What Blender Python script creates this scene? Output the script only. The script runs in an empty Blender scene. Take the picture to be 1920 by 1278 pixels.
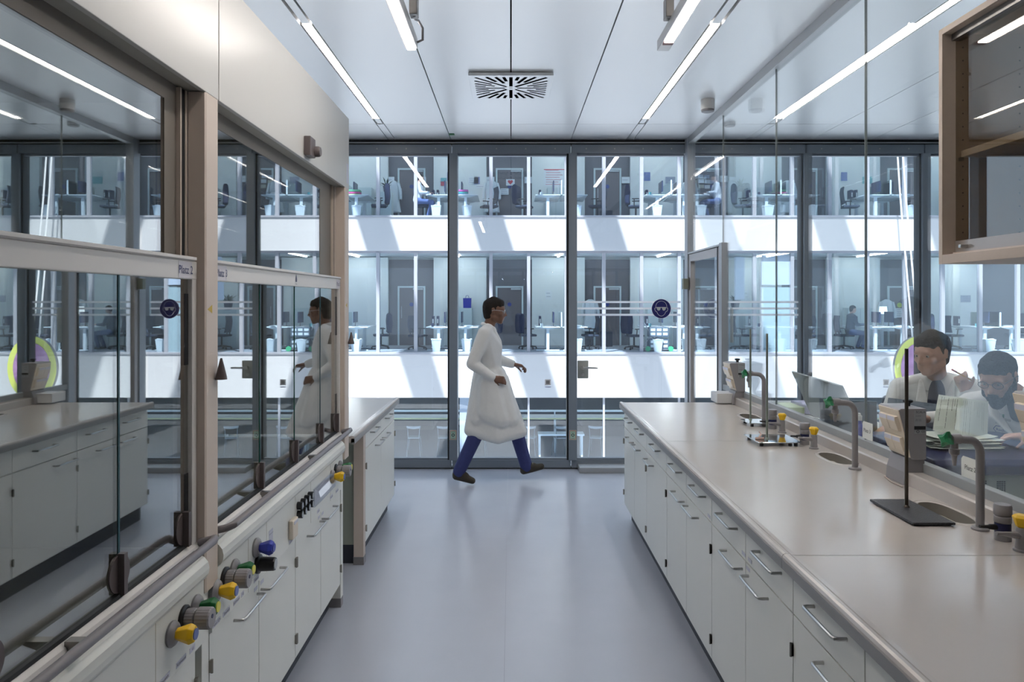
import bpy, bmesh, math, random
from mathutils import Vector, Matrix
random.seed(7)
scn = bpy.context.scene
C = scn.collection
PI = math.pi
# ------------------------------------------------------------------ camera
H = 1.68
cd = bpy.data.cameras.new('camera'); cam = bpy.data.objects.new('camera', cd); C.objects.link(cam)
cam.location = (0, 0, H); cam.rotation_euler = (PI/2, 0, 0)
cd.sensor_width = 36; cd.lens = 36*1350/1920; cd.shift_x = 2/1920; cd.shift_y = -76/1920
cd.clip_start = .05; cd.clip_end = 200
scn.camera = cam
# ------------------------------------------------------------------ world, sun, exposure
w = bpy.data.worlds.new('world'); scn.world = w; w.use_nodes = True
bg = w.node_tree.nodes['Background']; bg.inputs[0].default_value = (.66, .82, 1, 1); bg.inputs[1].default_value = 1.05
sd = bpy.data.lights.new('sun', 'SUN'); sun = bpy.data.objects.new('sun', sd); C.objects.link(sun)
sd.energy = 12; sd.angle = math.radians(.6); sd.color = (1, .97, .93)
SDIR = Vector((.31*2, 1, -2)).normalized()
sun.rotation_euler = SDIR.to_track_quat('-Z', 'Y').to_euler(); sun.location = (0, -5, 30)
scn.view_settings.view_transform = 'Standard'; scn.view_settings.look = 'None'
scn.view_settings.gamma = 1; scn.view_settings.use_curve_mapping = False
scn.view_settings.exposure = 0.5
# ------------------------------------------------------------------ materials
MATS = {}
def mat(name, col, rough=.5, metal=0, emit=0, noise=0, nscale=30, spec=.5, bump=0, coat=0):
    if name in MATS: return MATS[name]
    m = bpy.data.materials.new(name); m.use_nodes = True; nt = m.node_tree; b = nt.nodes['Principled BSDF']
    c4 = (*col, 1)
    b.inputs['Base Color'].default_value = c4; b.inputs['Roughness'].default_value = rough
    b.inputs['Metallic'].default_value = metal; b.inputs['Specular IOR Level'].default_value = spec
    b.inputs['Coat Weight'].default_value = coat
    if emit:
        b.inputs['Emission Color'].default_value = c4; b.inputs['Emission Strength'].default_value = emit
    if noise or bump:
        tc = nt.nodes.new('ShaderNodeTexCoord'); n = nt.nodes.new('ShaderNodeTexNoise')
        n.inputs['Scale'].default_value = nscale; n.inputs['Detail'].default_value = 4
        nt.links.new(tc.outputs['Object'], n.inputs['Vector'])
        if noise:
            r = nt.nodes.new('ShaderNodeMix'); r.data_type = 'RGBA'
            r.inputs[6].default_value = tuple(max(0, x*(1-noise)) for x in col)+(1,)
            r.inputs[7].default_value = tuple(min(1, x*(1+noise)) for x in col)+(1,)
            nt.links.new(n.outputs['Fac'], r.inputs[0]); nt.links.new(r.outputs[2], b.inputs['Base Color'])
        if bump:
            bp = nt.nodes.new('ShaderNodeBump'); bp.inputs['Strength'].default_value = bump; bp.inputs['Distance'].default_value = .01
            nt.links.new(n.outputs['Fac'], bp.inputs['Height']); nt.links.new(bp.outputs[0], b.inputs['Normal'])
    MATS[name] = m; return m
def glass(name, f0=.045, tint=(.97, .99, .99), rough=0.0):
    if name in MATS: return MATS[name]
    m = bpy.data.materials.new(name); m.use_nodes = True; nt = m.node_tree; nt.nodes.clear()
    N = nt.nodes.new; L = nt.links.new
    out = N('ShaderNodeOutputMaterial'); mix = N('ShaderNodeMixShader'); tr = N('ShaderNodeBsdfTransparent'); gl = N('ShaderNodeBsdfGlossy')
    tr.inputs[0].default_value = (*tint, 1); gl.inputs['Roughness'].default_value = rough; gl.inputs[0].default_value = (1, 1, 1, 1)
    g = N('ShaderNodeNewGeometry'); d = N('ShaderNodeVectorMath'); d.operation = 'DOT_PRODUCT'
    L(g.outputs['Incoming'], d.inputs[0]); L(g.outputs['Normal'], d.inputs[1])
    def M(op, a, b=None):
        x = N('ShaderNodeMath'); x.operation = op
        for i, v in enumerate((a, b)):
            if v is None: continue
            if isinstance(v, (int, float)): x.inputs[i].default_value = v
            else: L(v, x.inputs[i])
        return x.outputs[0]
    c = M('ABSOLUTE', d.outputs['Value']); p = M('POWER', M('SUBTRACT', 1, c), 5)
    f = M('ADD', M('MULTIPLY', p, 1-f0), f0)
    L(f, mix.inputs[0]); L(tr.outputs[0], mix.inputs[1]); L(gl.outputs[0], mix.inputs[2]); L(mix.outputs[0], out.inputs[0])
    MATS[name] = m; return m
def film(name, col):
    m = mat(name, col, .6); nt = m.node_tree; b = nt.nodes['Principled BSDF']; o = nt.nodes['Material Output']
    t = nt.nodes.new('ShaderNodeBsdfTranslucent'); t.inputs[0].default_value = (*col, 1); x = nt.nodes.new('ShaderNodeMixShader'); x.inputs[0].default_value = .45
    nt.links.new(b.outputs[0], x.inputs[1]); nt.links.new(t.outputs[0], x.inputs[2]); nt.links.new(x.outputs[0], o.inputs[0]); return m
WHITE = mat('white laminate', (.80, .81, .77), .38, noise=.012, nscale=8)
CREAM = mat('cream edge banding', (.60, .56, .44), .5)
CARC = mat('carcass beige', (.45, .42, .33), .6)  # darker beige for the joints between panels
TOP = mat('beige ceramic worktop', (.50, .462, .43), .17, noise=.035, nscale=5, bump=.02)
GREYEDGE = mat('grey worktop edge', (.27, .27, .275), .4)
STEEL = mat('brushed steel', (.55, .55, .54), .28, 1)
DSTEEL = mat('dark steel', (.22, .21, .20), .35, 1)
KICK = mat('dark plinth', (.035, .04, .055), .5)
BLACK = mat('black plastic', (.012, .012, .014), .35)
GREYPL = mat('grey plastic', (.22, .215, .225), .45)
GREYPL2 = mat('mid grey enamel', (.28, .27, .28), .35)
BROWN = mat('brown grey plastic', (.11, .09, .09), .4)
BEIGE = mat('beige powder coat', (.62, .53, .46), .45)
BEIGE2 = mat('beige socket plastic', (.74, .66, .55), .45)
BEIGEW = mat('beige wood laminate', (.50, .42, .355), .5, noise=.05, nscale=40)
FRAME = mat('slate blue steel frame', (.20, .235, .28), .36, noise=.03, nscale=12)
FRAMED = mat('black gasket', (.015, .017, .02), .6)
ALU = mat('anodised aluminium', (.42, .43, .44), .4, .6)
CEIL = mat('white metal ceiling panel', (.90, .915, .93), .32, .25, noise=.01, nscale=2, spec=.6)
YEL = mat('yellow plastic', (.85, .52, .01), .35)
GREEN = mat('green plastic', (.005, .13, .03), .35)
BLUE = mat('blue plastic', (.035, .05, .36), .35)
NAVY = mat('navy plastic', (.01, .013, .07), .35)
PAPER = mat('white paper', (.78, .80, .76), .7)
INK = mat('printed ink', (.03, .03, .04), .7)
STICK = mat('pale label', (.62, .63, .72), .6)
SIGNB = mat('signal blue', (.006, .008, .13), .5)
SIGNW = mat('sign white', (.8, .8, .83), .6)
LAMP = mat('lamp diffuser', (1, .925, .865), .4, emit=30)
LAMPO = mat('office lamp diffuser', (1, .93, .85), .4, emit=32)
LAMPW = mat('white lamp housing', (.75, .75, .74), .4)
GL_WIN = glass('window glass', .04, (.96, .98, 1))
GL_PAR = glass('partition glass', .045, (.955, .975, .975))
GL_HOOD = glass('fume hood safety glass', .32, (.80, .83, .80))
GL_CAB = glass('tinted cabinet glass', .10, (.80, .77, .71))
GL_OFF = glass('office facade glass', .04, (.90, .95, 1))
GL_EDGE = mat('green glass edge', (.004, .07, .045), .15)
GL_EDGET = mat('teal glass edge', (.03, .09, .11), .15)
SKIN1 = mat('light skin', (.50, .30, .22), .5)
SKIN2 = mat('brown skin', (.17, .085, .055), .5)
HAIR = mat('dark brown hair', (.022, .018, .016), .8, bump=1, nscale=90, spec=.15)
COAT = mat('white lab coat cotton', (.70, .70, .69), .85, noise=.05, nscale=14, bump=.25)
JEANS = mat('blue trousers cotton', (.035, .045, .16), .85, noise=.15, nscale=40)
SHOE = mat('brown suede shoe', (.05, .042, .03), .8)
# ------------------------------------------------------------------ mesh builder
def V(*a): return Vector(a)
TXT = {}
def text_mesh(s, size, ext=0):
    k = (s, size)
    if k in TXT: return TXT[k]
    cu = bpy.data.curves.new('t', 'FONT'); cu.body = s; cu.size = size; cu.align_x = 'CENTER'; cu.align_y = 'CENTER'; cu.resolution_u = 2
    o = bpy.data.objects.new('t', cu); C.objects.link(o); dg = bpy.context.evaluated_depsgraph_get(); dg.update()
    me = bpy.data.meshes.new_from_object(o.evaluated_get(dg)); bpy.data.objects.remove(o); bpy.data.curves.remove(cu)
    d = ([v.co.copy() for v in me.vertices], [list(p.vertices) for p in me.polygons]); bpy.data.meshes.remove(me)
    TXT[k] = d; return d
class MB:
    def __init__(s): s.v = []; s.f = []; s.sm = []
    def add(s, vs, fs, smooth=False):
        n = len(s.v); s.v += [Vector(a) for a in vs]; s.f += [[i+n for i in f] for f in fs]; s.sm += [smooth]*len(fs); return s
    def box(s, x0, x1, y0, y1, z0, z1):
        return s.add([(x0,y0,z0),(x1,y0,z0),(x1,y1,z0),(x0,y1,z0),(x0,y0,z1),(x1,y0,z1),(x1,y1,z1),(x0,y1,z1)],
                     [[0,3,2,1],[4,5,6,7],[0,1,5,4],[1,2,6,5],[2,3,7,6],[3,0,4,7]])
    def bbox(s, x0, x1, y0, y1, z0, z1, b=.004):
        """box with chamfered edges"""
        bm = bmesh.new(); bmesh.ops.create_cube(bm, size=1)
        for v in bm.verts: v.co = Vector(((x0+x1)/2+v.co.x*(x1-x0), (y0+y1)/2+v.co.y*(y1-y0), (z0+z1)/2+v.co.z*(z1-z0)))
        b = min(b, .45*min(abs(x1-x0), abs(y1-y0), abs(z1-z0)))
        bmesh.ops.bevel(bm, geom=bm.edges[:], offset=b, segments=2, affect='EDGES', profile=.6)
        return s.bm(bm)
    def bm(s, bm, smooth=False):
        bm.verts.index_update(); s.add([v.co.copy() for v in bm.verts], [[v.index for v in f.verts] for f in bm.faces], smooth); bm.free(); return s
    def cyl(s, p0, p1, r0, r1=None, n=16, caps=True, smooth=True):
        p0 = Vector(p0); p1 = Vector(p1); r1 = r0 if r1 is None else r1
        d = (p1-p0).normalized(); a = d.orthogonal().normalized(); b = d.cross(a)
        vs = []
        for p, r in ((p0, r0), (p1, r1)):
            for i in range(n):
                t = 2*PI*i/n; vs.append(p+a*math.cos(t)*r+b*math.sin(t)*r)
        s.add(vs, [[i, (i+1)%n, n+(i+1)%n, n+i] for i in range(n)], smooth)
        if caps: s.add(vs, [list(range(n))[::-1], list(range(n, 2*n))])
        return s
    def tube(s, pts, r, n=8, smooth=True):
        pts = [Vector(p) for p in pts]; m = len(pts); vs = []; up = None
        for i, p in enumerate(pts):
            d = (pts[min(i+1, m-1)]-pts[max(i-1, 0)]).normalized()
            if up is None: up = d.orthogonal().normalized()
            a = (up-d*up.dot(d)).normalized(); b = d.cross(a); up = a
            rr = r[i] if isinstance(r, (list, tuple)) else r
            for k in range(n):
                t = 2*PI*k/n; vs.append(p+a*math.cos(t)*rr+b*math.sin(t)*rr)
        fs = [[i*n+k, i*n+(k+1)%n, (i+1)*n+(k+1)%n, (i+1)*n+k] for i in range(m-1) for k in range(n)]
        s.add(vs, fs, smooth); s.add(vs, [list(range(n))[::-1], list(range((m-1)*n, m*n))]); return s
    def lathe(s, prof, c, axis='z', n=24, smooth=True, flute=0):
        """prof: list of (radius, height)"""
        vs = []; c = Vector(c)
        for r, h in prof:
            for i in range(n):
                t = 2*PI*i/n; rr = r*(1-flute*(i % 2)); x, y = rr*math.cos(t), rr*math.sin(t)
                vs.append(c+({'z': Vector((x, y, h)), 'x': Vector((h, x, y)), '-x': Vector((-h, x, y)), 'y': Vector((x, h, y)), '-y': Vector((x, -h, y)), '-z': Vector((x, y, -h))}[axis]))
        m = len(prof)
        fs = [[i*n+k, i*n+(k+1)%n, (i+1)*n+(k+1)%n, (i+1)*n+k] for i in range(m-1) for k in range(n)]
        s.add(vs, fs, smooth); s.add(vs, [list(range(n))[::-1], list(range((m-1)*n, m*n))]); return s
    def prism(s, poly, axis, a, b, smooth=False):
        """poly 2D extruded along axis from a to b; axis y: (x,z); x: (y,z); z: (x,y)"""
        n = len(poly)
        def P(u, v, t): return {'y': (u, t, v), 'x': (t, u, v), 'z': (u, v, t)}[axis]
        vs = [P(u, v, a) for u, v in poly]+[P(u, v, b) for u, v in poly]
        s.add(vs, [[i, (i+1)%n, n+(i+1)%n, n+i] for i in range(n)], smooth)
        return s.add(vs, [list(range(n))[::-1], list(range(n, 2*n))])
    def text(s, t, o, size, xd, up=(0, 0, 1)):
        vs, fs = text_mesh(t, size); o = Vector(o); xd = Vector(xd); up = Vector(up)
        nn = xd.cross(up)
        if True: s.add([o+xd*v.x+up*v.y+nn*.0006 for v in vs], fs)
        return s
    def poly(s, pts): return s.add(pts, [list(range(len(pts)))])
    def build(s, name, m, parent=None, loc=None, bevel=0, recalc=True):
        off = Vector((0, 0, 0))
        if parent is not None:
            p = parent
            while p is not None: off = off+p.location; p = p.parent
        elif loc is not None: off = Vector(loc)
        me = bpy.data.meshes.new(name); me.from_pydata([v-off for v in s.v], [], s.f); me.update()
        me.polygons.foreach_set('use_smooth', s.sm)
        if recalc:
            b = bmesh.new(); b.from_mesh(me); bmesh.ops.remove_doubles(b, verts=b.verts, dist=1e-6)
            bmesh.ops.recalc_face_normals(b, faces=b.faces)
            for e in b.edges:
                if len(e.link_faces) == 2 and e.calc_face_angle(0) > .7: e.smooth = False
            b.to_mesh(me); b.free()
        me.materials.append(m)
        o = bpy.data.objects.new(name, me); C.objects.link(o)
        if parent is not None: o.parent = parent
        else: o.location = off
        if bevel:
            mo = o.modifiers.new('bevel', 'BEVEL'); mo.width = bevel; mo.segments = 2; mo.limit_method = 'ANGLE'
        return o
def thing(name, label, cat, loc=(0,0,0), group=None, kind=None):
    o = bpy.data.objects.new(name, None); C.objects.link(o); o.location = loc; o.empty_display_size = .1
    if kind: o['kind'] = kind
    if label: o['label'] = label
    if cat: o['category'] = cat
    if group: o['group'] = group
    return o
def tag(o, label, cat, group=None):
    o['label'] = label; o['category'] = cat
    if group: o['group'] = group
    return o
def struct(o, label=None):
    o['kind'] = 'structure'
    if label: o['label'] = label
    return o
def copy_tree(root, loc=None, rz=None, label=None, group=None):
    def cp(o, par):
        c = o.copy(); C.objects.link(c)
        if par is not None: c.parent = par
        for ch in o.children: cp(ch, c)
        return c
    r = cp(root, None)
    if loc is not None: r.location = loc
    if rz is not None: r.rotation_euler = (0, 0, rz)
    if label: r['label'] = label
    if group: r['group'] = group
    return r
def BX(*a): return MB().box(*a)
# ================================================================== ROOM SHELL
CZ = 3.285; WY = 7.2; PX = 1.77
XL, XR, YB = -3.4, 6.2, -2.6
fm = mat('blue grey vinyl floor', (.44, .47, .54), .24, noise=.05, nscale=3, bump=.015)
struct(BX(XL, XR, YB, WY+.12, -.12, 0).build('floor', fm), 'blue-grey vinyl floor running to the glass wall')
_s = MB()
for sx in (-.03, 1.9): _s.box(sx-.0015, sx+.0015, YB, WY-.02, 0, .0008)
struct(_s.build('trim_1', mat('vinyl weld seam', (.25, .27, .33), .4)), 'welded seams in the vinyl floor')
# ceiling: panels with open joints under a dark void
xs = [XL, -2.4, -1.8, -1.225, -1.155, -.6, 0, .6, 1.155, 1.225, 1.77, 2.34, 2.41, 3.0, 3.6, 4.2, 4.8, XR]
c = MB(); g = .0045
ys = [YB, -1.0, 1.6, 6.56, WY+.02]
for j in range(len(ys)-1):
    for i in range(len(xs)-1):
        if j < 3 and xs[i] in (-1.225, 1.155, 2.34): continue
        c.box(xs[i]+g, xs[i+1]-g, ys[j]+g*.6, ys[j+1]-g*.6, CZ, CZ+.03)
ceil = struct(c.build('ceiling', CEIL), 'white metal panel ceiling with dark joints')
BX(XL, XR, YB, WY+.1, CZ+.06, CZ+.2).build('ceiling_void', mat('ceiling void', (.01, .01, .012), .9), ceil)
WALL = mat('painted wall', (.62, .60, .56), .8)
struct(BX(XL-.15, XL, YB, WY+.1, 0, CZ+.2).build('wall_left', WALL), 'painted side wall behind the fume hoods')
struct(BX(XR, XR+.15, YB, WY+.1, 0, CZ+.2).build('wall_right', WALL), 'painted wall of the neighbouring lab')
struct(BX(XL-.15, XR+.15, YB-.15, YB, 0, CZ+.2).build('wall_back', mat('warm back wall', (.5, .44, .38), .8)), 'painted wall at the rear')
# recessed ceiling strip lights
def strip(x0, x1, y0, y1, label, end=6.55):
    t = thing('recessed_strip_light', label, 'ceiling light', ((x0+x1)/2, (y0+y1)/2, CZ), 'recessed strip lights in the ceiling')
    m = MB(); z = CZ
    m.box(x0+.004, x0+.009, y0, y1, z, z+.03); m.box(x1-.009, x1-.004, y0, y1, z, z+.03)
    m.build('trim_edge', LAMPW, t)
    BX(x0+.009, x1-.009, y0+.01, y1-.01, z+.008, z+.028).build('diffuser', LAMP, t)
    return t
def blank(x0, x1, y0, y1, label):
    o = BX(x0+.012, x1-.012, y0+.006, y1-.006, CZ+.004, CZ+.03).build('channel_cover', CEIL, loc=((x0+x1)/2, (y0+y1)/2, CZ))
    tag(o, label, 'ceiling cover', 'blank covers in the light channels')
strip(-1.225, -1.155, 4.2, 6.36, 'long lit strip recessed in the ceiling above the left fume hoods')
strip(1.155, 1.225, 4.2, 6.36, 'long lit strip recessed in the ceiling left of the glass partition')
strip(2.34, 2.41, 3.45, 6.36, 'lit strip in the neighbouring lab ceiling, far end near the windows')
strip(2.34, 2.41, 1.7, 3.44, 'lit strip in the neighbouring lab ceiling, nearer end above the glass cabinet')
for sx, a in ((-1.225, 'left'), (1.155, 'right')):
    blank(sx, sx+.07, YB, 4.19, 'blank metal cover in the %s light channel on the camera side of the lit strip' % a)
    blank(sx, sx+.07, 6.37, 6.55, 'short blank metal cover in the %s light channel near the window' % a)
blank(2.34, 2.41, YB, 1.69, 'long blank metal cover in the neighbouring lab light channel, camera side')
blank(2.34, 2.41, 6.37, 6.55, 'short blank metal cover in the light channel of the neighbouring lab')
# hanging linear lamps
def pendant(x0, x1, y1, cap, label, side):
    z = H+1.2
    t = thing('pendant_strip_lamp', label, 'pendant lamp', ((x0+x1)/2, y1, z), 'hanging linear lamps')
    y0 = y1-1.75
    MB().bbox(x0, x1, y0, y1, z+.004, z+.055, .004).build('housing', mat('lamp profile grey', (.5, .5, .5), .35, .5), t)
    BX(x0+.010, x1-.010, y0+.02, y1-cap, z-.002, z+.006).build('diffuser', LAMP, t)
    BX(x0+.010, x1-.010, y0+.02, y1-.03, z+.053, z+.058).build('added_uplight', mat('added uplight glow', (1, .95, .92), .4, emit=13), t)  # glowing strip added on top of the lamp to brighten the ceiling
    if cap > .02: BX(x0+.006, x1-.006, y1-cap-.03, y1-cap, z-.003, z+.005).build('end_cap', mat('grey red end cap', (.25, .12, .12), .5), t)
    xc = x1+.02 if side > 0 else x0-.005
    for yy in (y1-.28, y0+.3):
        MB().cyl((xc, yy, z+.05), (xc, yy, CZ), .007, n=8).build('suspension_rod', DSTEEL, t)
        MB().bbox(xc-.018, xc+.018, yy-.03, yy+.03, z+.05, z+.14, .004).build('clamp', DSTEEL, t)
    if side > 0:
        MB().tube([(xc, y1-.28, z+.1), (x1+.012, y1-.2, z+.07), (x1+.02, y1-.13, z+.09), (x1+.035, y1-.09, z+.07), (x1+.03, y1-.05, z+.03), (x1+.003, y1-.045, z+.02)], .006, 8).build('cable', GREYPL, t)
    return t
pendant(-.505, -.447, 3.45, .004, 'left hanging linear lamp with looped cable at its lit end', 1)
pendant(.706, .764, 3.48, .10, 'right hanging linear lamp with unlit grey end cap', -1)
# swirl air diffuser
t = thing('air_diffuser', 'square white swirl air diffuser with radial slots in the ceiling', 'ceiling vent', (0, 5.36, CZ))
z0 = CZ-.028
MB().bbox(-.3, .3, 5.05, 5.65, z0, CZ-.006, .003).build('plate', CEIL, t)
m = MB()
slotm = mat('vent slot dark', (.003, .003, .004), 1, spec=0)
for k in range(32):
    a = 2*PI*k/32
    ca, sa = math.cos(a), math.sin(a); R = .262/max(abs(ca), abs(sa))
    inn = [.05, .19, .13, .17][k % 4] if k % 8 else .04
    if k % 4 == 0: inn = .045
    wd = .0085 if abs(ca) > abs(sa) else .012
    if k in (8, 24): wd = .013
    R = min(R, .36)
    d = Vector((ca, sa, 0)); n = Vector((-sa, ca, 0))*wd*.95; cc = Vector((0, 5.35, z0-.0012))
    pts = [cc+d*inn-n, cc+d*R-n, cc+d*R+n, cc+d*inn+n]
    m.poly(pts)
m.build('slot', slotm, t, recalc=False)
MB().cyl((0, 5.35, z0-.003), (0, 5.35, z0), .012).build('centre_screw', STEEL, t)
def detector(x, y, label, r=.055, h=.1):
    t = thing('smoke_detector', label, 'detector', (x, y, CZ))
    MB().lathe([(r, 0), (r, -h*.75), (r*.93, -h*.8)], (x, y, CZ)).build('base', LAMPW, t)
    MB().lathe([(r*.95, -h*.8), (r*.9, -h*.95), (r*.7, -h)], (x, y, CZ)).build('sensor', GREYPL, t)
detector(1.574, 5.76, 'white cylindrical detector on the ceiling left of the glass partition')
detector(1.975, 6.5, 'small flat detector on the neighbouring lab ceiling near the windows', .05, .035)
o = MB().bbox(-.595, -.545, 6.92, 6.98, CZ-.004, CZ, .001).build('ceiling_tag', GREEN, loc=(-.57, 6.95, CZ)); tag(o, 'tiny green tag stuck on the ceiling near the window', 'tag')
# ================================================================== WINDOW WALL
mx = [-2.97, -1.78, -.59, .60, 1.755, 2.94, 4.12, 5.3]     # mullion centres
zt = 3.13
for i in range(len(mx)+1):
    a = mx[i-1] if i else XL
    b = mx[i] if i < len(mx) else XR
    x0, x1 = a+.05 if i else a, b-.035 if i < len(mx) else b
    t = thing('window_%d' % (i+1) if i != 4 else 'door_2', None, None, ((a+b)/2, WY, 0), kind='structure')
    if i == 4: GD = t
    t['label'] = 'full-height window panel of the glass wall, number %d from the left' % (i+1)
    f = MB(); f.box(a+.006, b-.006, WY-.02, WY+.06, .012, .088); f.box(a+.006, b-.006, WY-.03, WY+.08, 3.145, 3.232)
    f.box(x0-.02, x1+.01, WY, WY+.05, .088, .105); f.box(x0-.02, x1+.01, WY, WY+.05, 3.125, 3.146)
    f.build('frame', FRAME, t)
    g_ = MB(); g_.box(a, b, WY-.01, WY+.07, 3.232, 3.244); g_.box(a, b, WY+.0, WY+.08, 0, .012); g_.box(a, b, WY-.01, WY+.08, 3.256, CZ)
    g_.build('gasket', FRAMED, t)
    BX(a, b, WY-.03, WY+.03, 3.244, 3.256).build('head_rail', ALU, t)
    BX(x0-.01, x1+.005, WY+.02, WY+.026, .105, 3.125).build('pane', GL_WIN, t)
    s_ = MB()
    for k in range(4):
        xx = a+(b-a)*(.13+.245*k); s_.cyl((xx, WY-.034, 3.19), (xx, WY-.029, 3.19), .007, n=8)
    s_.build('bolt', ALU, t)
    if i < len(mx):
        if abs(b-1.755) > .01:
            BX(b-.042, b-.024, WY-.01, WY+.09, .088, 3.146).build('mullion_gasket', FRAMED, t)
            MB().bbox(b-.024, b+.058, WY-.04, WY+.1, .088, 3.146, .004).build('mullion', FRAME, t)
# goggles sign and stripes on the glass door panel
GY = WY+.018
m = MB()
for zz in (1.664, 1.600, 1.536):
    m.box(.665, 1.70, GY-.0015, GY, zz-.010, zz+.010); m.box(1.83, 2.88, GY-.0015, GY, zz-.010, zz+.010)
tag(m.build('glass_marking', film('frosted white film', (.9, .92, .95)), loc=(1.7, GY, 1.6)), 'three white horizontal marking stripes stuck on the window glass', 'marking')
def ring(cx, y, cz, r0, r1, n=48):
    m = MB(); vs = []
    for r in (r0, r1):
        for i in range(n): vs.append((cx+r*math.cos(2*PI*i/n), y, cz+r*math.sin(2*PI*i/n)))
    return m.add(vs, [[i, (i+1)%n, n+(i+1)%n, n+i] for i in range(n)])
def goggles(cx, cz, R, y, label):
    t = thing('goggles_sign', label, 'sign', (cx, y, cz))
    MB().cyl((cx, y, cz), (cx, y-.002, cz), R, n=48, smooth=False).build('disc', SIGNB, t)
    y -= .003
    m = ring(cx, y, cz, R*.985, R*1.02)
    k = R/.097
    def P(u, v): return (cx+u*k, y, cz+v*k)
    # head outline
    out = [(.055*math.cos(a), .022+.055*math.sin(a)) for a in [PI*i/16 for i in range(17)]]
    face = [(-.058, .006), (-.066, .004), (-.064, -.012), (-.054, -.028), (-.044, -.030), (-.038, -.048), (-.022, -.066), (0, -.074), (.022, -.066), (.038, -.048), (.044, -.030), (.054, -.028), (.064, -.012), (.066, .004), (.058, .006)]
    for path in (out, [(-.055, .022)]+face+[(.055, .022)]):
        for a, b in zip(path, path[1:]):
            d = Vector((b[0]-a[0], b[1]-a[1])); 
            if d.length < 1e-6: continue
            d.normalize(); n = Vector((-d.y, d.x))*.0018; d *= .001
            m.poly([P(a[0]-n.x-d.x, a[1]-n.y-d.y), P(b[0]-n.x+d.x, b[1]-n.y+d.y), P(b[0]+n.x+d.x, b[1]+n.y+d.y), P(a[0]+n.x-d.x, a[1]+n.y-d.y)])
    m.poly([P(-.05, .016), P(-.05, .010), P(.05, .010), P(.05, .016)])
    m.build('pictogram', SIGNW, t, recalc=False)
    g2 = MB()
    for sx in (-1, 1):
        g2.poly([P(sx*u, v) for u, v in [(.008, .012), (.045, .014), (.046, .002), (.040, -.012), (.028, -.020), (.016, -.016), (.008, -.004)]])
    for v in g2.v: v.y -= .0006
    g2.build('lens', mat('goggle lens grey', (.52, .54, .53), .6), t, recalc=False)
goggles(1.506, 1.597, .097, GY-.003, 'round dark blue safety goggles sign on the glass beside the door frame')
# window door handle
t = GD
MB().bbox(.665, .775, WY-.004, WY+.016, .90, 1.08, .012).build('door_handle', mat('grey green lock case', (.36, .38, .36), .45), t); t = t.children[-1]
MB().cyl((.715, WY-.01, 1.01), (.715, WY-.06, 1.01), .018).build('rose', STEEL, t)
MB().tube([(.715, WY-.05, 1.012), (.73, WY-.06, 1.012), (.86, WY-.06, 1.012)], .010, 12).build('lever', STEEL, t)
MB().cyl((.715, WY-.004, .94), (.715, WY-.02, .94), .016).build('lock_cylinder', STEEL, t)
for x, a in ((-.575, 'left'), (.615, 'right')):
    t = thing('escape_sticker', 'small red-bordered pale green sticker on the %s dark window post' % a, 'sticker', (x, WY-.043, .34))
    BX(x-.034, x+.034, WY-.043, WY-.0405, .295, .39).build('border', mat('sticker cream', (.66, .63, .5), .5), t)
    BX(x-.030, x+.030, WY-.0445, WY-.043, .299, .386).build('frame_line', mat('sticker red', (.35, .04, .03), .5), t)
    BX(x-.026, x+.026, WY-.0455, WY-.0445, .303, .382).build('field', mat('sticker green', (.42, .6, .48), .5), t)
    ring(x, WY-.047, .343, .009, .016, 24).build('symbol', INK, t)
    BX(x-.018, x+.018, WY-.047, WY-.046, .370, .373).build('printed_line', INK, t); BX(x-.018, x+.018, WY-.047, WY-.046, .311, .314).build('printed_line', INK, t)
o = MB().bbox(.665, 1.72, WY-.20, WY-.02, 0, .055, .006).build('threshold_ramp', ALU, loc=(1.2, WY-.1, 0)); tag(o, 'grey metal threshold plate on the floor below the glass door', 'threshold')
# stickers with little square frames seen against the opposite wall (code itself left out)
for x, z, a in ((.37, .86, 'centre window'), (3.76, .86, 'neighbouring lab window')):
    t = thing('window_sticker', 'small pale square sticker on the %s glass' % a, 'sticker', (x, GY, z))
    BX(x-.03, x+.03, GY-.002, GY, z-.03, z+.03).build('backing', SIGNW, t)
    BX(x-.018, x+.018, GY-.003, GY-.002, z-.018, z+.018).build('dark_square', GREYPL, t)
    BX(x-.03, x+.03, GY-.002, GY, z-.052, z-.042).build('caption', mat('pale blue ink', (.45, .5, .7), .6), t)
# ================================================================== GLASS PARTITION
pt = thing('glass_partition', 'frameless glass partition along the back of the right bench', 'partition', (PX, 3, 0))
py = [7.08, 6.0, 4.80, 3.59, 2.39, 1.19, -.01, -1.2, YB]
for a, b in zip(py, py[1:]):
    lo = 2.14 if a > 7 else .985
    BX(PX-.005, PX+.005, b+.003, a-.003, lo, CZ-.06).build('glass_panel', GL_PAR, pt)
for b in py[1:-1]:
    BX(PX-.0055, PX+.0055, b-.0028, b+.0028, .985 if b < 5.9 else 2.15, CZ-.06).build('panel_joint', mat('joint seal grey', (.14, .16, .16), .4), pt)
MB().bbox(PX-.03, PX+.03, YB, 7.14, CZ-.065, CZ-.001, .003).build('top_rail', ALU, pt)
MB().bbox(PX-.02, PX+.02, YB, 5.95, .945, .987, .003).build('bottom_rail', mat('partition rail grey', (.33, .35, .36), .45), pt)
BX(PX-.019, PX+.055, YB, 5.62, 0.0, .945).build('base_wall', mat('service wall beige', (.6, .57, .53), .5), pt)
MB().bbox(PX-.035, PX+.045, 7.08, 7.2, 0, CZ-.002, .004).build('end_post', mat('light steel post', (.35, .38, .42), .4, .3), pt)
MB().bbox(PX-.03, PX+.03, 5.95, 6.03, 0, 2.16, .004).build('door_jamb', mat('light steel post', (.35, .38, .42)), pt)
dt = thing('door_1', None, None, (PX, 6.5, 0), kind='structure'); dt['label'] = 'glazed door with grey metal frame in the glass partition'
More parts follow.
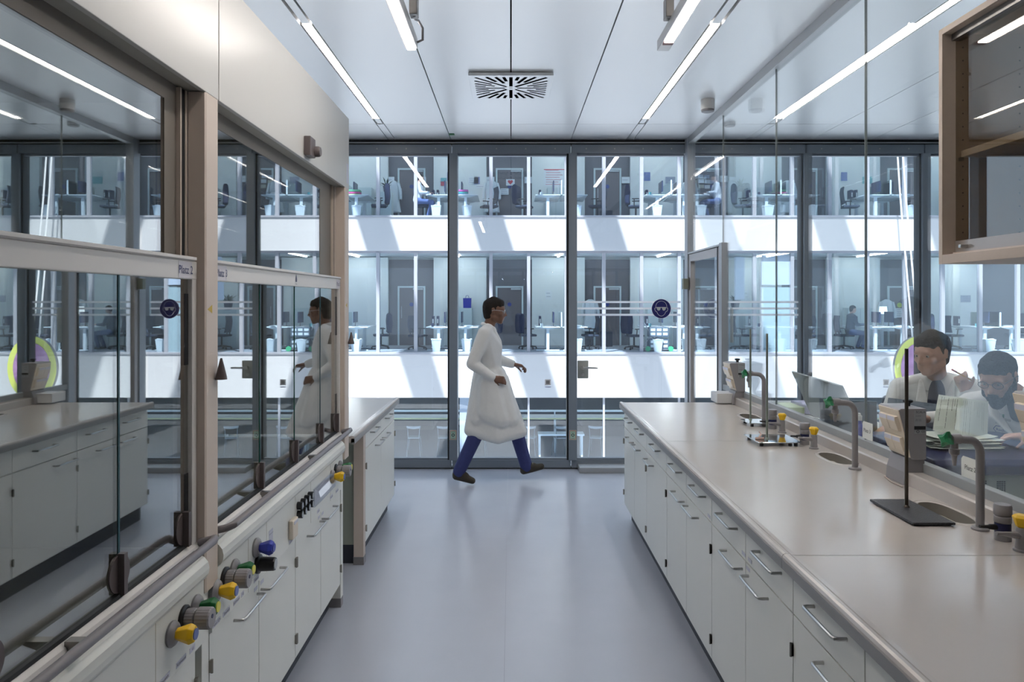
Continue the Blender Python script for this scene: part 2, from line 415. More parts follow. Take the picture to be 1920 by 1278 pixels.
f = MB(); f.bbox(PX-.022, PX+.022, 6.035, 6.10, .01, 2.13, .003); f.bbox(PX-.022, PX+.022, 7.01, 7.07, .01, 2.13, .003); f.bbox(PX-.022, PX+.022, 6.1, 7.01, 2.06, 2.13, .003); f.bbox(PX-.022, PX+.022, 6.1, 7.01, .01, .10, .003)
f.build('door_frame', mat('door frame beige grey', (.42, .40, .40), .4, .3), dt)
BX(PX-.004, PX+.004, 6.1, 7.01, .10, 2.06).build('door_pane', GL_PAR, dt)
BX(PX-.026, PX-.022, 6.075, 6.10, .01, 2.13).build('door_gasket', FRAMED, dt)
BX(PX-.03, PX+.03, 6.03, 7.08, 2.135, 2.15).build('door_lintel', ALU, dt)
t = dt
MB().bbox(1.685, 1.74, 7.04, 7.10, 1.79, 1.895, .005).build('door_hinge', mat('olive hinge', (.20, .21, .17), .4, .4), t)
MB().cyl((1.742, 7.05, 1.78), (1.742, 7.05, 1.905), .009, n=10).build('hinge_pin', DSTEEL, t)
o = BX(1.835, 1.838, 5.95, 6.03, 1.33, 1.62).build('paper_notice', PAPER, loc=(1.836, 6, 1.33))
tag(o, 'narrow paper notice hanging beside the glass door jamb', 'notice')
# ================================================================== CABINETS
def pull(x, yc, z, s, L=.20, parent=None, out=.034, r=.0055):
    """bar pull on a face at x, sticking out along s"""
    a = .012
    p = [(x, yc-L/2, z), (x+s*(out-a), yc-L/2, z), (x+s*(out-.003), yc-L/2+.003, z), (x+s*out, yc-L/2+a, z), (x+s*out, yc+L/2-a, z), (x+s*(out-.003), yc+L/2-.003, z), (x+s*(out-a), yc+L/2, z), (x, yc+L/2, z)]
    return MB().tube(p, r, 8).build('handle', STEEL, parent)
def hinge(x, y, z, s, parent):
    return MB().bbox(x-.002 if s > 0 else x-.009, x+.009 if s > 0 else x+.002, y-.006, y+.006, z-.019, z+.019, .002).cyl((x+s*.007, y, z-.021), (x+s*.007, y, z+.021), .004, n=8).build('hinge', mat('nickel hinge', (.30, .29, .26), .45, .5), parent)
def cabinet(s, xf, units, depth, label, zd, zdr, ztop, group, kick=True, feet=False):
    """units: list of (y0, y1, hinge_side) ; s=-1 face looks to -x, s=+1 face looks to +x"""
    ya = min(u[0] for u in units); yb = max(u[1] for u in units)
    t = thing('base_cabinet', label, 'cabinet', (xf, (ya+yb)/2, 0), group)
    xi = xf-s*.019; xb = xf-s*depth
    BX(min(xi, xb), max(xi, xb), ya+.0015, yb-.0015, zd, ztop).build('carcass', CREAM, t)
    xk = xf-s*.055
    BX(min(xk, xb), max(xk, xb), ya, yb, 0, zd).build('plinth', KICK, t)
    for y0, y1, hs in units:
        e = .0025
        d = MB().bbox(min(xf, xi), max(xf, xi), y0+e, y1-e, zd+.002, (zdr if zdr else ztop)-e, .0015).build('door', WHITE, t)
        yc = y1-.02-.115 if hs < 0 else y0+.02+.115    # handle on the side away from the hinge
        pull(xf, yc, (zdr if zdr else ztop)-.042, s, parent=d)
        hy = y0+.0 if hs < 0 else y1
        for hz in (zd+.09, (zdr if zdr else ztop)-.11): hinge(xf, hy, hz, s, d)
        if zdr:
            dr = MB().bbox(min(xf, xi), max(xf, xi), y0+e, y1-e, zdr+e, ztop-.003, .0015).build('drawer', WHITE, t)
            pull(xf, (y0+y1)/2-.03, ztop-.055, s, parent=dr)
    return t
YR = [(5.07, 5.52, 1), (4.62, 5.07, -1), (4.02, 4.62, -1), (3.57, 4.02, 1), (3.12, 3.57, -1), (2.67, 3.12, 1), (2.22, 2.67, -1), (1.77, 2.22, 1), (1.32, 1.77, -1), (.87, 1.32, 1), (.42, .87, -1)]
gR = 'white base cabinets under the right bench'
# hinge on the far side (+1) puts the pull on the near side
names = ['at the far end by the window', 'with one wide door and drawer, between two pairs', 'in the middle, beyond the first worktop seam', 'nearer, below the second ring stand', 'at the near end, below the heavy black stand', 'nearest, mostly cut off by the frame']
grp = [[0, 1], [2], [3, 4], [5, 6], [7, 8], [9, 10]]
for nme, g_ in zip(names, grp):
    units = []
    for k in g_:
        y0, y1, hs = YR[k]
        if k == 2: hs = -1
        units.append((y0, y1, hs))
    cabinet(-1, .87, units, .78, 'white right-bench cabinet '+nme, .124, .714, .858, gR)
# stickers beside door joints
for y, z, a in ((2.69, .728, 'drawer left of the joint'), (2.62, .728, 'drawer right of the joint'), (2.64, .69, 'door right of the joint'), (3.16, .728, 'drawer of the middle cabinet')):
    o = BX(.8685, .8695, y-.02, y+.02, z, z+.013).build('cabinet_sticker', STICK, loc=(.869, y, z)); tag(o, 'tiny printed sticker on the right bench, on the '+a, 'sticker')
def worktop(x_edge, x_back, y0, y1, s, label, holes=()):
    """marine edge profile extruded along y; s=+1 the edge is at x_edge and the top runs towards larger x"""
    prof = [(0, .862), (-.0, .892), (.004, .899), (.012, .9015), (.022, .9005), (.030, .897), (.045, .8955)]
    w = abs(x_back-x_edge)
    prof += [(w, .8955), (w, .862)]
    P = [(x_edge+s*u, v) for u, v in prof]
    t = MB().prism(P, 'y', y0, y1)
    o = t.build('worktop', TOP, loc=((x_edge+x_back)/2, (y0+y1)/2, .862))
    tag(o, label, 'worktop')
    if holes:
        cutm = MB()
        for (cx, cy, hw, hl) in holes:
            pl = []
            for i in range(32):
                a = 2*PI*i/32; q = .55
                pl.append((cx+hw*math.copysign(abs(math.cos(a))**.8, math.cos(a)), cy+hl*math.copysign(abs(math.sin(a))**.7, math.sin(a))))
            cutm.prism(pl, 'z', .8, 1.0)
        cu = cutm.build('cut', TOP)
        md = o.modifiers.new('b', 'BOOLEAN'); md.object = cu; md.operation = 'DIFFERENCE'; md.solver = 'EXACT'
        dg = bpy.context.evaluated_depsgraph_get(); dg.update()
        me = bpy.data.meshes.new_from_object(o.evaluated_get(dg)); o.modifiers.clear(); o.data = me; bpy.data.objects.remove(cu)
        for p in me.polygons: p.use_smooth = False
    e = BX(min(x_edge-s*.001, x_edge+s*.02), max(x_edge-s*.001, x_edge+s*.02), y0, y1, .855, .885)
    e.build('edge_strip', GREYEDGE, o)
    return o
XB = 1.685
SINKS = [(1.612, 4.84, .055, .14), (1.612, 3.57, .055, .14), (1.605, 2.66, .055, .14)]
worktop(.835, XB, 4.0215, 5.545, 1, 'beige ceramic worktop of the right bench, far section with one cup sink', [SINKS[0]])
worktop(.835, XB, 2.2185, 4.0185, 1, 'beige ceramic worktop of the right bench, middle section with two cup sinks', SINKS[1:])
worktop(.835, XB, -.2, 2.2155, 1, 'beige ceramic worktop of the right bench, near section running out of frame')
for nm, (cx, cy, hw, hl) in zip(('far', 'middle', 'near'), SINKS):
    t = thing('cup_sink', 'oval cup sink in the right worktop, %s' % {'far': 'behind the two ring stands', 'middle': 'between the yellow gas tap and grey socket tower', 'near': 'beside the heavy black stand plate'}[nm], 'sink', (cx, cy, .9), 'cup sinks in the right bench')
    def ov(k, n=32): return [(cx+(hw+k)*math.copysign(abs(math.cos(2*PI*i/n))**.8, math.cos(2*PI*i/n)), cy+(hl+k)*math.copysign(abs(math.sin(2*PI*i/n))**.7, math.sin(2*PI*i/n))) for i in range(n)]
    m = MB(); rings = [(.018, .8958), (.014, .8995), (.004, .9), (-.002, .897), (-.004, .86), (-.008, .80), (-.03, .775), (-.05, .77)]
    vs = []
    for k, z in rings: vs += [(x, y, z) for x, y in ov(k)]
    n = 32
    q_ = lambda a, b: [[i*n+j, i*n+(j+1)%n, (i+1)*n+(j+1)%n, (i+1)*n+j] for i in range(a, b) for j in range(n)]
    m.add(vs, q_(0, 3), True); m.build('rim', TOP, t)
    MB().add(vs, q_(3, len(rings)-1), True).build('bowl', mat('sink bowl taupe', (.20, .185, .17), .5), t)
    MB().cyl((cx, cy, .768), (cx, cy, .775), .03).build('drain', DSTEEL, t)
# upstand ledge at the back
o = MB().prism([(XB-.001, .8955), (XB+.002, .943), (XB+.01, .949), (PX-.021, .949), (PX-.021, .80), (XB+.0, .80)], 'y', -.2, 5.545).build('upstand', TOP, loc=(1.72, 2.7, .8))
tag(o, 'beige raised upstand ledge running along the glass behind the right bench', 'upstand')
o = MB().bbox(1.56, 1.70, 5.45, 5.62, .9017, .975, .004).build('end_block', mat('white block', (.66, .66, .66), .5), loc=(1.63, 5.5, .9)); tag(o, 'white block at the window end of the right bench upstand', 'block')
# left far bench
cabinet(1, -.937, [(4.64, 5.2, -1), (5.2, 5.78, 1)], .62, 'white base cabinet with two drawers and two doors past the fume hoods', .124, .724, .858, 'left far bench cabinet')
worktop(-.90, -1.62, 4.14, 5.80, -1, 'pale worktop of the left bench between fume hood and window')
t = thing('bench_leg', 'beige side panel leg with grey foot carrying the left worktop', 'leg', (-.97, 4.6, 0))
MB().bbox(-1.0, -.937, 4.575, 4.638, .05, .86, .002).build('post', BEIGE, t)
MB().bbox(-1.002, -.935, 4.573, 4.64, 0, .05, .002).build('foot', GREYPL, t)
BX(-1.6, -1.003, 4.60, 4.638, .12, .86).build('side_panel', mat('grey green panel', (.34, .37, .31), .55), t)
BX(-1.6, -1.003, 4.605, 4.636, 0, .12).build('side_plinth', KICK, t)
# ================================================================== FUME HOODS
LINER = mat('fume hood liner', (.50, .46, .40), .6)
def knob_gas(parent, x, y, z, m, cap):
    q = MB().lathe([(.033, 0), (.034, .006), (.028, .014), (.02, .018)], (x, y, z), 'x').build('knob_rosette', GREYPL2, parent)
    return q
def gas_knob(x, y, z, m, capm, parent, nm='gas_knob'):
    s = MB()
    s.lathe([(.034, 0), (.035, .006), (.030, .013), (.022, .017)], (x, y, z), 'x')
    ro = s.build('rosette', GREYPL2, parent)
    s = MB(); n = 6; prof = [(.015, .014), (.017, .02), (.028, .052), (.021, .066)]
    vs = []
    for r, h in prof:
        for i in range(n):
            t = 2*PI*i/n+.2; vs.append(Vector((x+h, y+r*math.cos(t), z+r*math.sin(t))))
    s.add(vs, [[i*n+k, i*n+(k+1)%n, (i+1)*n+(k+1)%n, (i+1)*n+k] for i in range(3) for k in range(n)]); s.add(vs, [list(range(n))[::-1], list(range(3*n, 4*n))])
    k = s.build(nm, m, parent, bevel=.002)
    MB().cyl((x+.066, y, z), (x+.069, y, z), .015, n=20).build('knob_cap', capm, parent)
def grey_knob(x, y, z, parent):
    MB().lathe([(.036, 0), (.036, .006), (.030, .01)], (x, y, z), 'x').build('rosette', BLACK, parent)
    MB().lathe([(.025, .008), (.027, .012), (.027, .034), (.025, .036)], (x, y, z), 'x', n=40, smooth=False, flute=.04).lathe([(.028, .040), (.030, .043), (.030, .077), (.027, .081)], (x, y, z), 'x', n=40, smooth=False, flute=.035).build('water_knob', GREYPL2, parent)
    MB().cyl((x+.081, y, z+.006), (x+.0825, y, z+.006), .006, n=12).build('knob_mark', NAVY, parent)
CAPB = mat('blue cap', (.12, .17, .45), .4); CAPY = mat('yellow green cap', (.75, .7, .1), .4)
def hood(y0, y1, label, plates, second):
    t = thing('fume_hood', label, 'fume hood', (-.93, (y0+y1)/2, 0), 'fume hoods along the left side')
    yl = y1-.09 if second else y1-.042
    # outer body
    b = MB(); b.box(-1.75, -1.72, y0+.01, y1-.01, .13, 2.66); b.box(-1.72, -1.0, y0+.01, y0+.04, .93, 2.66); b.box(-1.72, -1.0, y1-.04, y1-.01, .93, 2.66); b.box(-1.72, -.955, y0+.01, y1-.01, 2.66, 2.69)
    b.box(-1.72, -.99, y0+.04, y1-.04, 2.29, 2.31); b.box(-1.72, -.99, y0+.04, y1-.04, .89, .915)
    b.build('chamber', LINER, t)
    # fascia
    MB().bbox(-.935, -.918, y0+.0015, y1-.0015, 2.308, 2.708, .002).build('fascia', mat('hood fascia white', (.56, .555, .53), .3), t)
    BX(-1.01, -.935, y0+.003, y1-.003, 2.312, 2.324).build('soffit', mat('hood soffit grey', (.40, .39, .35), .5), t)
    # upper glazing in its frame
    yp = 3.714 if second else 2.046
    f = MB(); f.box(-1.01, -.985, y0+.02, y1-.11, 2.256, 2.312); f.box(-1.01, -.985, yp, y1-.11, 1.80, 2.256); f.box(-1.01, -.985, y0+.02, y0+.06, 1.80, 2.31)
    f.build('upper_frame', mat('taupe aluminium', (.20, .175, .15), .5, .2), t)
    BX(-.992, -.987, y0+.06, yp, 1.76, 2.256).build('upper_pane', GL_HOOD, t)
    # column at the far end
    c = MB(); c.prism([(-.921, y1-.098), (-.918, y1-.090), (-.918, y1-.008), (-.921, y1-.001), (-.97, y1-.001), (-.97, y1-.098)], 'z', .80, 2.307)
    c.build('column', BEIGE, t)
    r = MB(); r.box(-1.02, -.99, y1-.09, y1-.002, .95, 2.307); r.box(-.985, -.972, y1-.112, y1-.10, 1.812, 2.307); r.box(-.985, -.972, y1-.145, y1-.136, 1.812, 2.307)
    r.build('guide_rail', BEIGE, t)
    BX(-.985, -.975, y1-.136, y1-.112, 1.812, 2.307).build('guide_slot', FRAMED, t)
    MB().bbox(-1.0, -.931, yl-.052, yl-.001, 0.0, .84, .002).build('end_post', WHITE, t)
    MB().bbox(-1.002, -.930, yl-.053, yl, 0, .05, .002).build('post_foot', GREYPL, t)
    BX(-1.7, -1.0, yl-.03, yl-.001, .13, .88).build('side_wall', WHITE, t)
    # hooks (cones)
    cy = y1-.025
    MB().lathe([(.018, 0), (.016, .012), (.003, .066)], (-.900, cy, 1.435)).build('cone_hook', BROWN, t)
    # arrow marker
    MB().poly([(-.9175, y1-.085, 1.653), (-.9175, y1-.05, 1.667), (-.9175, y1-.05, 1.640)]).build('arrow_mark', mat('arrow gold', (.55, .38, .05), .5), t, recalc=False)
    # sash
    s0, s1 = y0+.03, y1-.099
    sh = MB(); sh.bbox(-.96, -.943, s0, s1, 1.742, 1.796, .003); sh.prism([(-.96, 1.796), (-.943, 1.796), (-.935, 1.800), (-.935, 1.808), (-.96, 1.812)], 'y', s0, s1-.02)
    sh.bbox(-.96, -.944, s1-.03, s1, .93, 1.745, .003)
    sh.prism([(-.962, .916), (-.935, .916), (-.93, .93), (-.936, .95), (-.95, .958), (-.962, .958)], 'y', s0, s1)
    sash = sh.build('sash', mat('sash white', (.68, .66, .64), .35), t)
    BX(-.962, -.948, s0, s1-.03, .958, .968).build('gasket', FRAMED, sash)
    BX(-.938, -.9335, s1-.33, s1-.04, .932, .943).build('warning_strip', FRAMED, sash)
    BX(-.962, -.956, s1-.052, s1-.030, 1.49, 1.70).build('grip_strip', BLACK, sash)
    BX(-.962, -.956, s1-.052, s1-.030, .97, 1.17).build('grip_strip', BLACK, sash)
    n = len(plates)
    ed = [s0]+plates+[s1-.03]
    for i in range(len(ed)-1):
        xo = -.957
        BX(xo-.005, xo, ed[i]+(.001 if i else 0), ed[i+1], .962, 1.744).build('sliding_pane', GL_HOOD, sash)
    for i, p in enumerate(plates):
        xo = -.9565
        BX(xo-.001, xo+.0015, p-.0035, p+.0035, .962, 1.744).build('pane_edge', GL_EDGE if (second and i < 2) else GL_EDGET, sash)
        if i in ((0, 2) if second else (1, 2)) or True:
            yy = p-.0
            k = MB(); k.cyl((-.9568, yy, 1.015), (-.953, yy, 1.015), .046, n=32, smooth=False)
            k.prism([(yy-.008, .965), (yy+.008, .965), (yy+.008, 1.065), (yy-.008, 1.065)], 'x', -.955, -.938)
            k.build('pull_disc', BROWN, sash)
    yy = s1-.065
    k = MB(); k.cyl((-.9568, yy, 1.015), (-.953, yy, 1.015), .046, n=32, smooth=False); k.prism([(yy-.008, .965), (yy+.008, .965), (yy+.008, 1.065), (yy-.008, 1.065)], 'x', -.955, -.935); k.build('pull_disc', BROWN, sash)
    # airfoil and control panel
    prof = [(-.96, .922), (-.938, .920), (-.920, .910), (-.909, .896), (-.905, .878), (-.907, .862), (-.914, .850), (-.925, .843), (-.925, .653), (-.96, .653)]
    ya_ = y0+.002 if not second else y0+.045-.02
    MB().prism([p for p in prof if p[1] > .70]+[(-.96, .843)], 'y', 2.268 if second else y0+.002, yl-.058, smooth=False).build('airfoil', WHITE, t)
    cp = MB().bbox(-.960, -.923, 2.224 if second else y0+.004, yl-.053, .654, .842, .001).build('control_panel', WHITE, t)
    # hand rail
    ha, hb = y0+(.05 if not second else .025), y1-.115
    MB().tube([(-.935, hb+.015, .953), (-.90, hb+.012, .962), (-.888, hb+.01, .967), (-.882, hb-.012, .967), (-.882, ha, .967), (-.90, ha-.01, .96), (-.935, ha-.012, .953)], .012, 12).build('hand_rail', mat('mauve grey enamel', (.20, .185, .20), .35), t)
    for by in (ha+.42, hb-.62, ):
        MB().prism([(-.94, .935), (-.885, .955), (-.88, .962), (-.94, .962)], 'y', by-.012, by+.012).build('rail_bracket', DSTEEL, t)
    return t, sash, cp
h1, sash1, cp1 = hood(.443, 2.262, 'fume hood nearest the camera with plate reading Platz 2', [.86, 1.31, 1.755], False)
h2, sash2, cp2 = hood(2.265, 4.082, 'fume hood beside the window-side bench with plate reading Platz 3', [2.74, 3.18, 3.61], True)
# lettering on the sash bars
YD = (0, 1, 0)
def sash_label(s, y, txt, parent, sz=.034, w=.085):
    BX(-.9435, -.9425, y-w/2, y+w/2, 1.745, 1.793).build('label_plate', mat('label lilac white', (.63, .61, .66), .5), parent)
    MB().text(txt, (-.9415, y, 1.768), sz, YD).build('lettering', mat('blue black ink', (.02, .03, .12), .5), parent, recalc=False)
sash_label(0, 2.085, 'Platz 2', sash1); sash_label(0, 2.345, 'Platz 3', sash2, .034); sash_label(0, 3.93, 'Platz 3', sash2, .03, .08)
m = MB(); yy, zz = 3.16, 1.775
drop = [(0, .022), (.008, .008), (.013, -.004), (.011, -.014), (-.011, -.014), (-.013, -.004), (-.008, .008)]
m.poly([(-.9422, yy+u, zz+v) for u, v in drop]); m.text('waldner', (-.9425, yy, 1.752), .009, YD); m.build('maker_mark', NAVY, sash2, recalc=False)
# utilities on the panels
XPn = -.923
def lab(cp, y, z, w, txt='', h=.016):
    BX(XPn, XPn+.0008, y-w/2, y+w/2, z-h/2, z+h/2).build('label_strip', STICK, cp)
    if txt: MB().text(txt, (XPn+.0012, y, z), h*.75, YD).build('lettering', INK, cp, recalc=False)
def trio(y, cp, step=.075):
    gas_knob(XPn, y, .775, YEL, CAPB, cp); grey_knob(XPn, y+step, .785, cp); gas_knob(XPn, y+2*step, .785, GREEN, CAPY, cp)
trio(1.955, cp1); trio(2.245, cp2); trio(3.70, cp2, .085)
for y, w, tx in ((1.80, .07, 'Propan / LPG'), (1.915, .065, 'Druckluft'), (2.015, .06, 'Kühlwasser'), (2.085, .035, 'VE')): lab(cp1, y, .672, w, tx)
for y, w, tx in ((2.255, .055, 'Propan / LPG'), (2.335, .055, 'Druckluft'), (2.42, .05, 'Kühlwasser'), (2.475, .025, 'VE'), (2.61, .05, 'Vakuum'), (3.02, .05, '230 V'), (3.45, .04, 'Strom'), (3.7, .05, 'Druckluft'), (3.82, .05, 'Kühlwasser')): lab(cp2, y, .672, w, tx)
MB().lathe([(.034, 0), (.034, .01), (.026, .014), (.024, .06), (.022, .066)], (XPn, 2.62, .722), 'x', n=28).build('vacuum_knob', BLACK, cp2)
MB().cyl((XPn+.066, 2.62, .722), (XPn+.068, 2.62, .722), .018, n=20).build('knob_cap', STEEL, cp2)
gas_knob(XPn, 2.60, .788, BLUE, BLUE, cp2, 'nitrogen_knob')
MB().bbox(XPn, XPn+.02, 2.985, 3.06, .685, .765, .006).build('socket_flap', BEIGE2, cp2)
BX(XPn+.02, XPn+.0215, 3.0, 3.05, .745, .758).build('socket_label', STICK, cp2)
for y in (3.115, 3.17, 3.225, 3.28):
    for z in (.793, .755):
        MB().cyl((XPn, y, z), (XPn+.022, y, z), .0165, n=20).build('push_button', BLACK, cp2)
        MB().cyl((XPn+.022, y, z), (XPn+.0235, y, z), .012, n=20).build('button_cap', STEEL, cp2)
MB().prism([(XPn, .715), (XPn+.008, .715), (XPn+.03, .735), (XPn+.034, .76), (XPn+.026, .79), (XPn+.008, .80), (XPn, .80)], 'y', 3.36, 3.66).build('switch_cover', glass('clear acrylic', .10, (.86, .88, .92), .03), cp2)
BX(XPn, XPn+.004, 3.37, 3.65, .72, .795).build('switch_plate', mat('pale switch plate', (.62, .63, .68), .4), cp2)
BX(XPn, XPn+.0008, 2.745, 2.79, .70, .80).build('data_label', STICK, cp2)
MB().text('DIN EN 14175', (XPn+.0012, 2.768, .785), .007, YD).text('CE', (XPn+.0012, 2.768, .72), .014, YD).build('lettering', INK, cp2, recalc=False)
for y in (2.53, 2.72, 3.08, 3.32, 3.68): BX(XPn-.0005, XPn+.0004, y-.001, y+.001, .655, .842).build('panel_joint', CARC, cp2)
for y in (1.87, 1.4): BX(XPn-.0005, XPn+.0004, y-.001, y+.001, .655, .842).build('panel_joint', CARC, cp1)
# fascia controls
MB().bbox(-.918, -.888, 3.19, 3.275, 2.325, 2.41, .004).build('alarm_box', BROWN, h2)
MB().lathe([(.024, 0), (.024, .02), (.02, .028)], (-.892, 3.27, 2.355), 'x').build('alarm_knob', BROWN, h2)
BX(-.9178, -.9173, 4.02, 4.065, 2.335, 2.445).build('rating_label', STICK, h2)
MB().cyl((-.975, 2.58, 2.322), (-.975, 2.58, 2.3205), .022, n=32).build('soffit_vent', mat('vent rim', (.18, .18, .17), .5), h2)
# cabinets under the hoods
def hood_cab(units, label):
    t = thing('base_cabinet', label, 'cabinet', (-.931, (units[0][0]+units[-1][1])/2, 0), 'white cabinets under the fume hoods')
    ya, yb = units[0][0], units[-1][1]
    BX(-1.70, -.95, ya+.001, yb-.001, .132, .651).build('carcass', CREAM, t)
    BX(-1.70, -.994, ya, yb, 0, .132).build('plinth', KICK, t)
    for y0, y1, hs in units:
        d = MB().bbox(-.95, -.931, y0+.0025, y1-.0025, .134, .649, .0015).build('door', WHITE, t)
        yc = y1-.13 if hs < 0 else y0+.13
        pull(-.931, yc, .605, 1, .22, d)
        for hz in (.22, .55): hinge(-.931, y0+.004 if hs < 0 else y1-.004, hz, 1, d)
        BX(-.931, -.9304, (y1-.05 if hs < 0 else y0+.015), (y1-.015 if hs < 0 else y0+.05), .622, .636).build('door_sticker', STICK, d)
hood_cab([(2.222, 2.66, -1), (2.66, 3.11, 1), (3.11, 3.525, -1), (3.525, 3.928, 1)], 'white four-door cabinet under the fume hood beside the window')
hood_cab([(.45, .88, -1), (.88, 1.31, 1), (1.31, 1.74, -1), (1.74, 2.125, 1)], 'white cabinet under the nearest fume hood, mostly cut off')
# ================================================================== BENCH EQUIPMENT
ZT = .8957
def socket_tower(y0, y1, ztop, label, cord=False):
    """sloping front with sockets faces the aisle"""
    t = thing('socket_tower', label, 'socket tower', (1.70, (y0+y1)/2, ZT), 'grey socket towers on the right bench')
    zb = ztop-.215
    side = [(1.642, ztop-.006), (1.65, ztop), (1.757, ztop), (1.757, zb), (1.698, zb), (1.692, zb+.01)]
    MB().prism(side, 'y', y0, y1).build('housing', GREYPL2, t, bevel=.002)
    MB().prism([(1.705, zb+.001), (1.756, zb+.001), (1.756, .951), (1.752, .9496), (1.684, .9496), (1.684, ZT+.001), (1.668, ZT+.001), (1.672, .95), (1.69, zb)][::1], 'y', y0+.012, y1-.012).build('pedestal', GREYPL2, t)
    # front panel
    a = Vector((1.642, 0, ztop-.004)); b = Vector((1.694, 0, zb+.006)); d = (b-a).normalized(); n = Vector((-abs(d.z), 0, -abs(d.x)))
    n = Vector((d.z, 0, -d.x)).normalized()
    if n.x > 0: n = -n
    L = (b-a).length
    m = MB()
    m.prism([((a+d*.003).x, (a+d*.003).z), ((a+d*.003+n*.004).x, (a+d*.003+n*.004).z), ((b-d*.003+n*.004).x, (b-d*.003+n*.004).z), ((b-d*.003).x, (b-d*.003).z)], 'y', y0+.003, y1-.003)
    m.build('socket_panel', BEIGE2, t)
    w_ = (y1-y0)
    for r_ in range(2):
        for c_ in range(2):
            u = .03+r_*.092; ya = y0+.018+c_*(w_-.036)/2; yb = ya+(w_-.036)/2-.002
            q = [a+d*u+n*.004, a+d*u+n*.018, a+d*(u+.02)+n*.022, a+d*(u+.062)+n*.017, a+d*(u+.068)+n*.004]
            f = MB().prism([(p.x, p.z) for p in q], 'y', ya, yb).build('socket_flap', BEIGE2, t, bevel=.002)
            q = [a+d*(u+.001)+n*.0183, a+d*(u+.018)+n*.0216, a+d*(u+.018)+n*.0222, a+d*(u+.001)+n*.0189]
            MB().prism([(p.x, p.z) for p in q], 'y', ya+.003, yb-.003).build('flap_label', STICK, f)
            fr = BX(0, .001, 0, .001, 0, .001)
    # label on camera side
    yy = y0-.001
    x0 = 1.705
    BX(x0, 1.753, yy, y0, ztop-.105, ztop-.006).build('rating_plate', mat('plate silver', (.40, .41, .43), .35, .3), t)
    BX(x0, 1.753, yy-.0006, yy, ztop-.088, ztop-.073).build('rating_bar', BLACK, t)
    m = MB(); m.text('SCALA', (1.731, yy-.001, ztop-.014), .013, (1, 0, 0)).text('Steckdosen', (1.722, yy-.001, ztop-.030), .005, (1, 0, 0)).text('230 V 16 A\nIP 44  50 Hz', (1.722, yy-.001, ztop-.048), .005, (1, 0, 0)).text('GS', (1.742, yy-.001, ztop-.096), .013, (1, 0, 0))
    rr = ring(1.72, yy-.001, ztop-.096, .0042, .0062, 20); m.add(rr.v, rr.f)
    m.build('lettering', INK, t, recalc=False)
    MB().cyl((1.725, (y0+y1)/2, ztop), (1.725, (y0+y1)/2, ztop+.014), .010).lathe([(.012, .012), (.020, .018), (.020, .026), (.012, .029)], (1.725, (y0+y1)/2, ztop)).build('top_knob', BLACK, t)
    if cord:
        MB().tube([(1.757, y0+.05, ztop-.02), (1.775, y0+.03, ztop-.03), (1.785, y0+.02, ztop-.05)], .007).build('cable_gland', GREYPL, t)
        MB().tube([(1.783, y0+.02, ztop-.045), (1.784, y0+.01, ztop-.12), (1.772, y0-.005, ztop-.22), (1.757, y0-.012, .965), (1.75, y0-.015, .951)], .0055).build('power_cord', BLACK, t)
PX0 = PX
socket_tower(3.045, 3.215, 1.222, 'grey socket tower with black top knob standing in front of the seated people')
socket_tower(5.40, 5.57, 1.21, 'grey socket tower at the window end of the right bench with a thin black cord')
socket_tower(2.187, 2.357, 1.385, 'taller socket tower cut off by the right edge of the picture')
def faucet(x, y, label, s=1.0):
    t = thing('water_tap', label, 'tap', (x, y, ZT), 'swan neck taps on the right bench')
    MB().lathe([(.028, 0), (.028, .006), (.024, .010)], (x, y, ZT)).build('base_flange', GREYPL2, t)
    zt_ = 1.205; r = .05
    pts = [(x, y, ZT+.005), (x, y, zt_-r)]
    d = Vector((-1, -.25, 0)).normalized()
    for i in range(1, 9):
        a = PI/2*i/8*.93; pts.append((x+d.x*r*(1-math.cos(a)), y+d.y*r*(1-math.cos(a)), zt_-r+r*math.sin(a)))
    p = Vector(pts[-1]); e = p+d*.055+Vector((0, 0, .006)); pts.append(tuple(e))
    MB().tube(pts, .0135, 14).build('spout_pipe', GREYPL2, t)
    MB().cyl(e-d*.012, e+d*.026, .0175, n=18).build('valve_body', GREYPL2, t)
    q = e+d*.008
    MB().tube([q, q-Vector((0, 0, .03)), q-Vector((0, 0, .034)), q-Vector((0, 0, .05)), q-Vector((0, 0, .056)), q-Vector((0, 0, .09))], [.011, .012, .0165, .0155, .009, .0055], 14).build('hose_nozzle', GREYPL2, t)
    # star knob
    c = e+d*.026; n = 8; a = d.orthogonal().normalized(); b = d.cross(a); vs = []
    for h, k in ((0, .55), (.012, 1), (.024, 1), (.03, .5)):
        for i in range(n):
            an = 2*PI*i/n+.4; rr = (.031 if i % 2 == 0 else .017)*k; vs.append(c+d*h+a*math.cos(an)*rr+b*math.sin(an)*rr)
    MB().add(vs, [[i*n+k, i*n+(k+1)%n, (i+1)*n+(k+1)%n, (i+1)*n+k] for i in range(3) for k in range(n)]).add(vs, [list(range(n))[::-1], list(range(3*n, 4*n))]).build('star_knob', mat('tap green', (.02, .20, .08), .3), t)
faucet(1.635, 4.655, 'grey swan neck tap with green knob behind the two ring stands')
faucet(1.602, 3.353, 'grey swan neck tap with green knob left of the grey socket tower')
faucet(1.607, 2.466, 'grey swan neck tap with green knob at the near cup sink, largest of the taps')
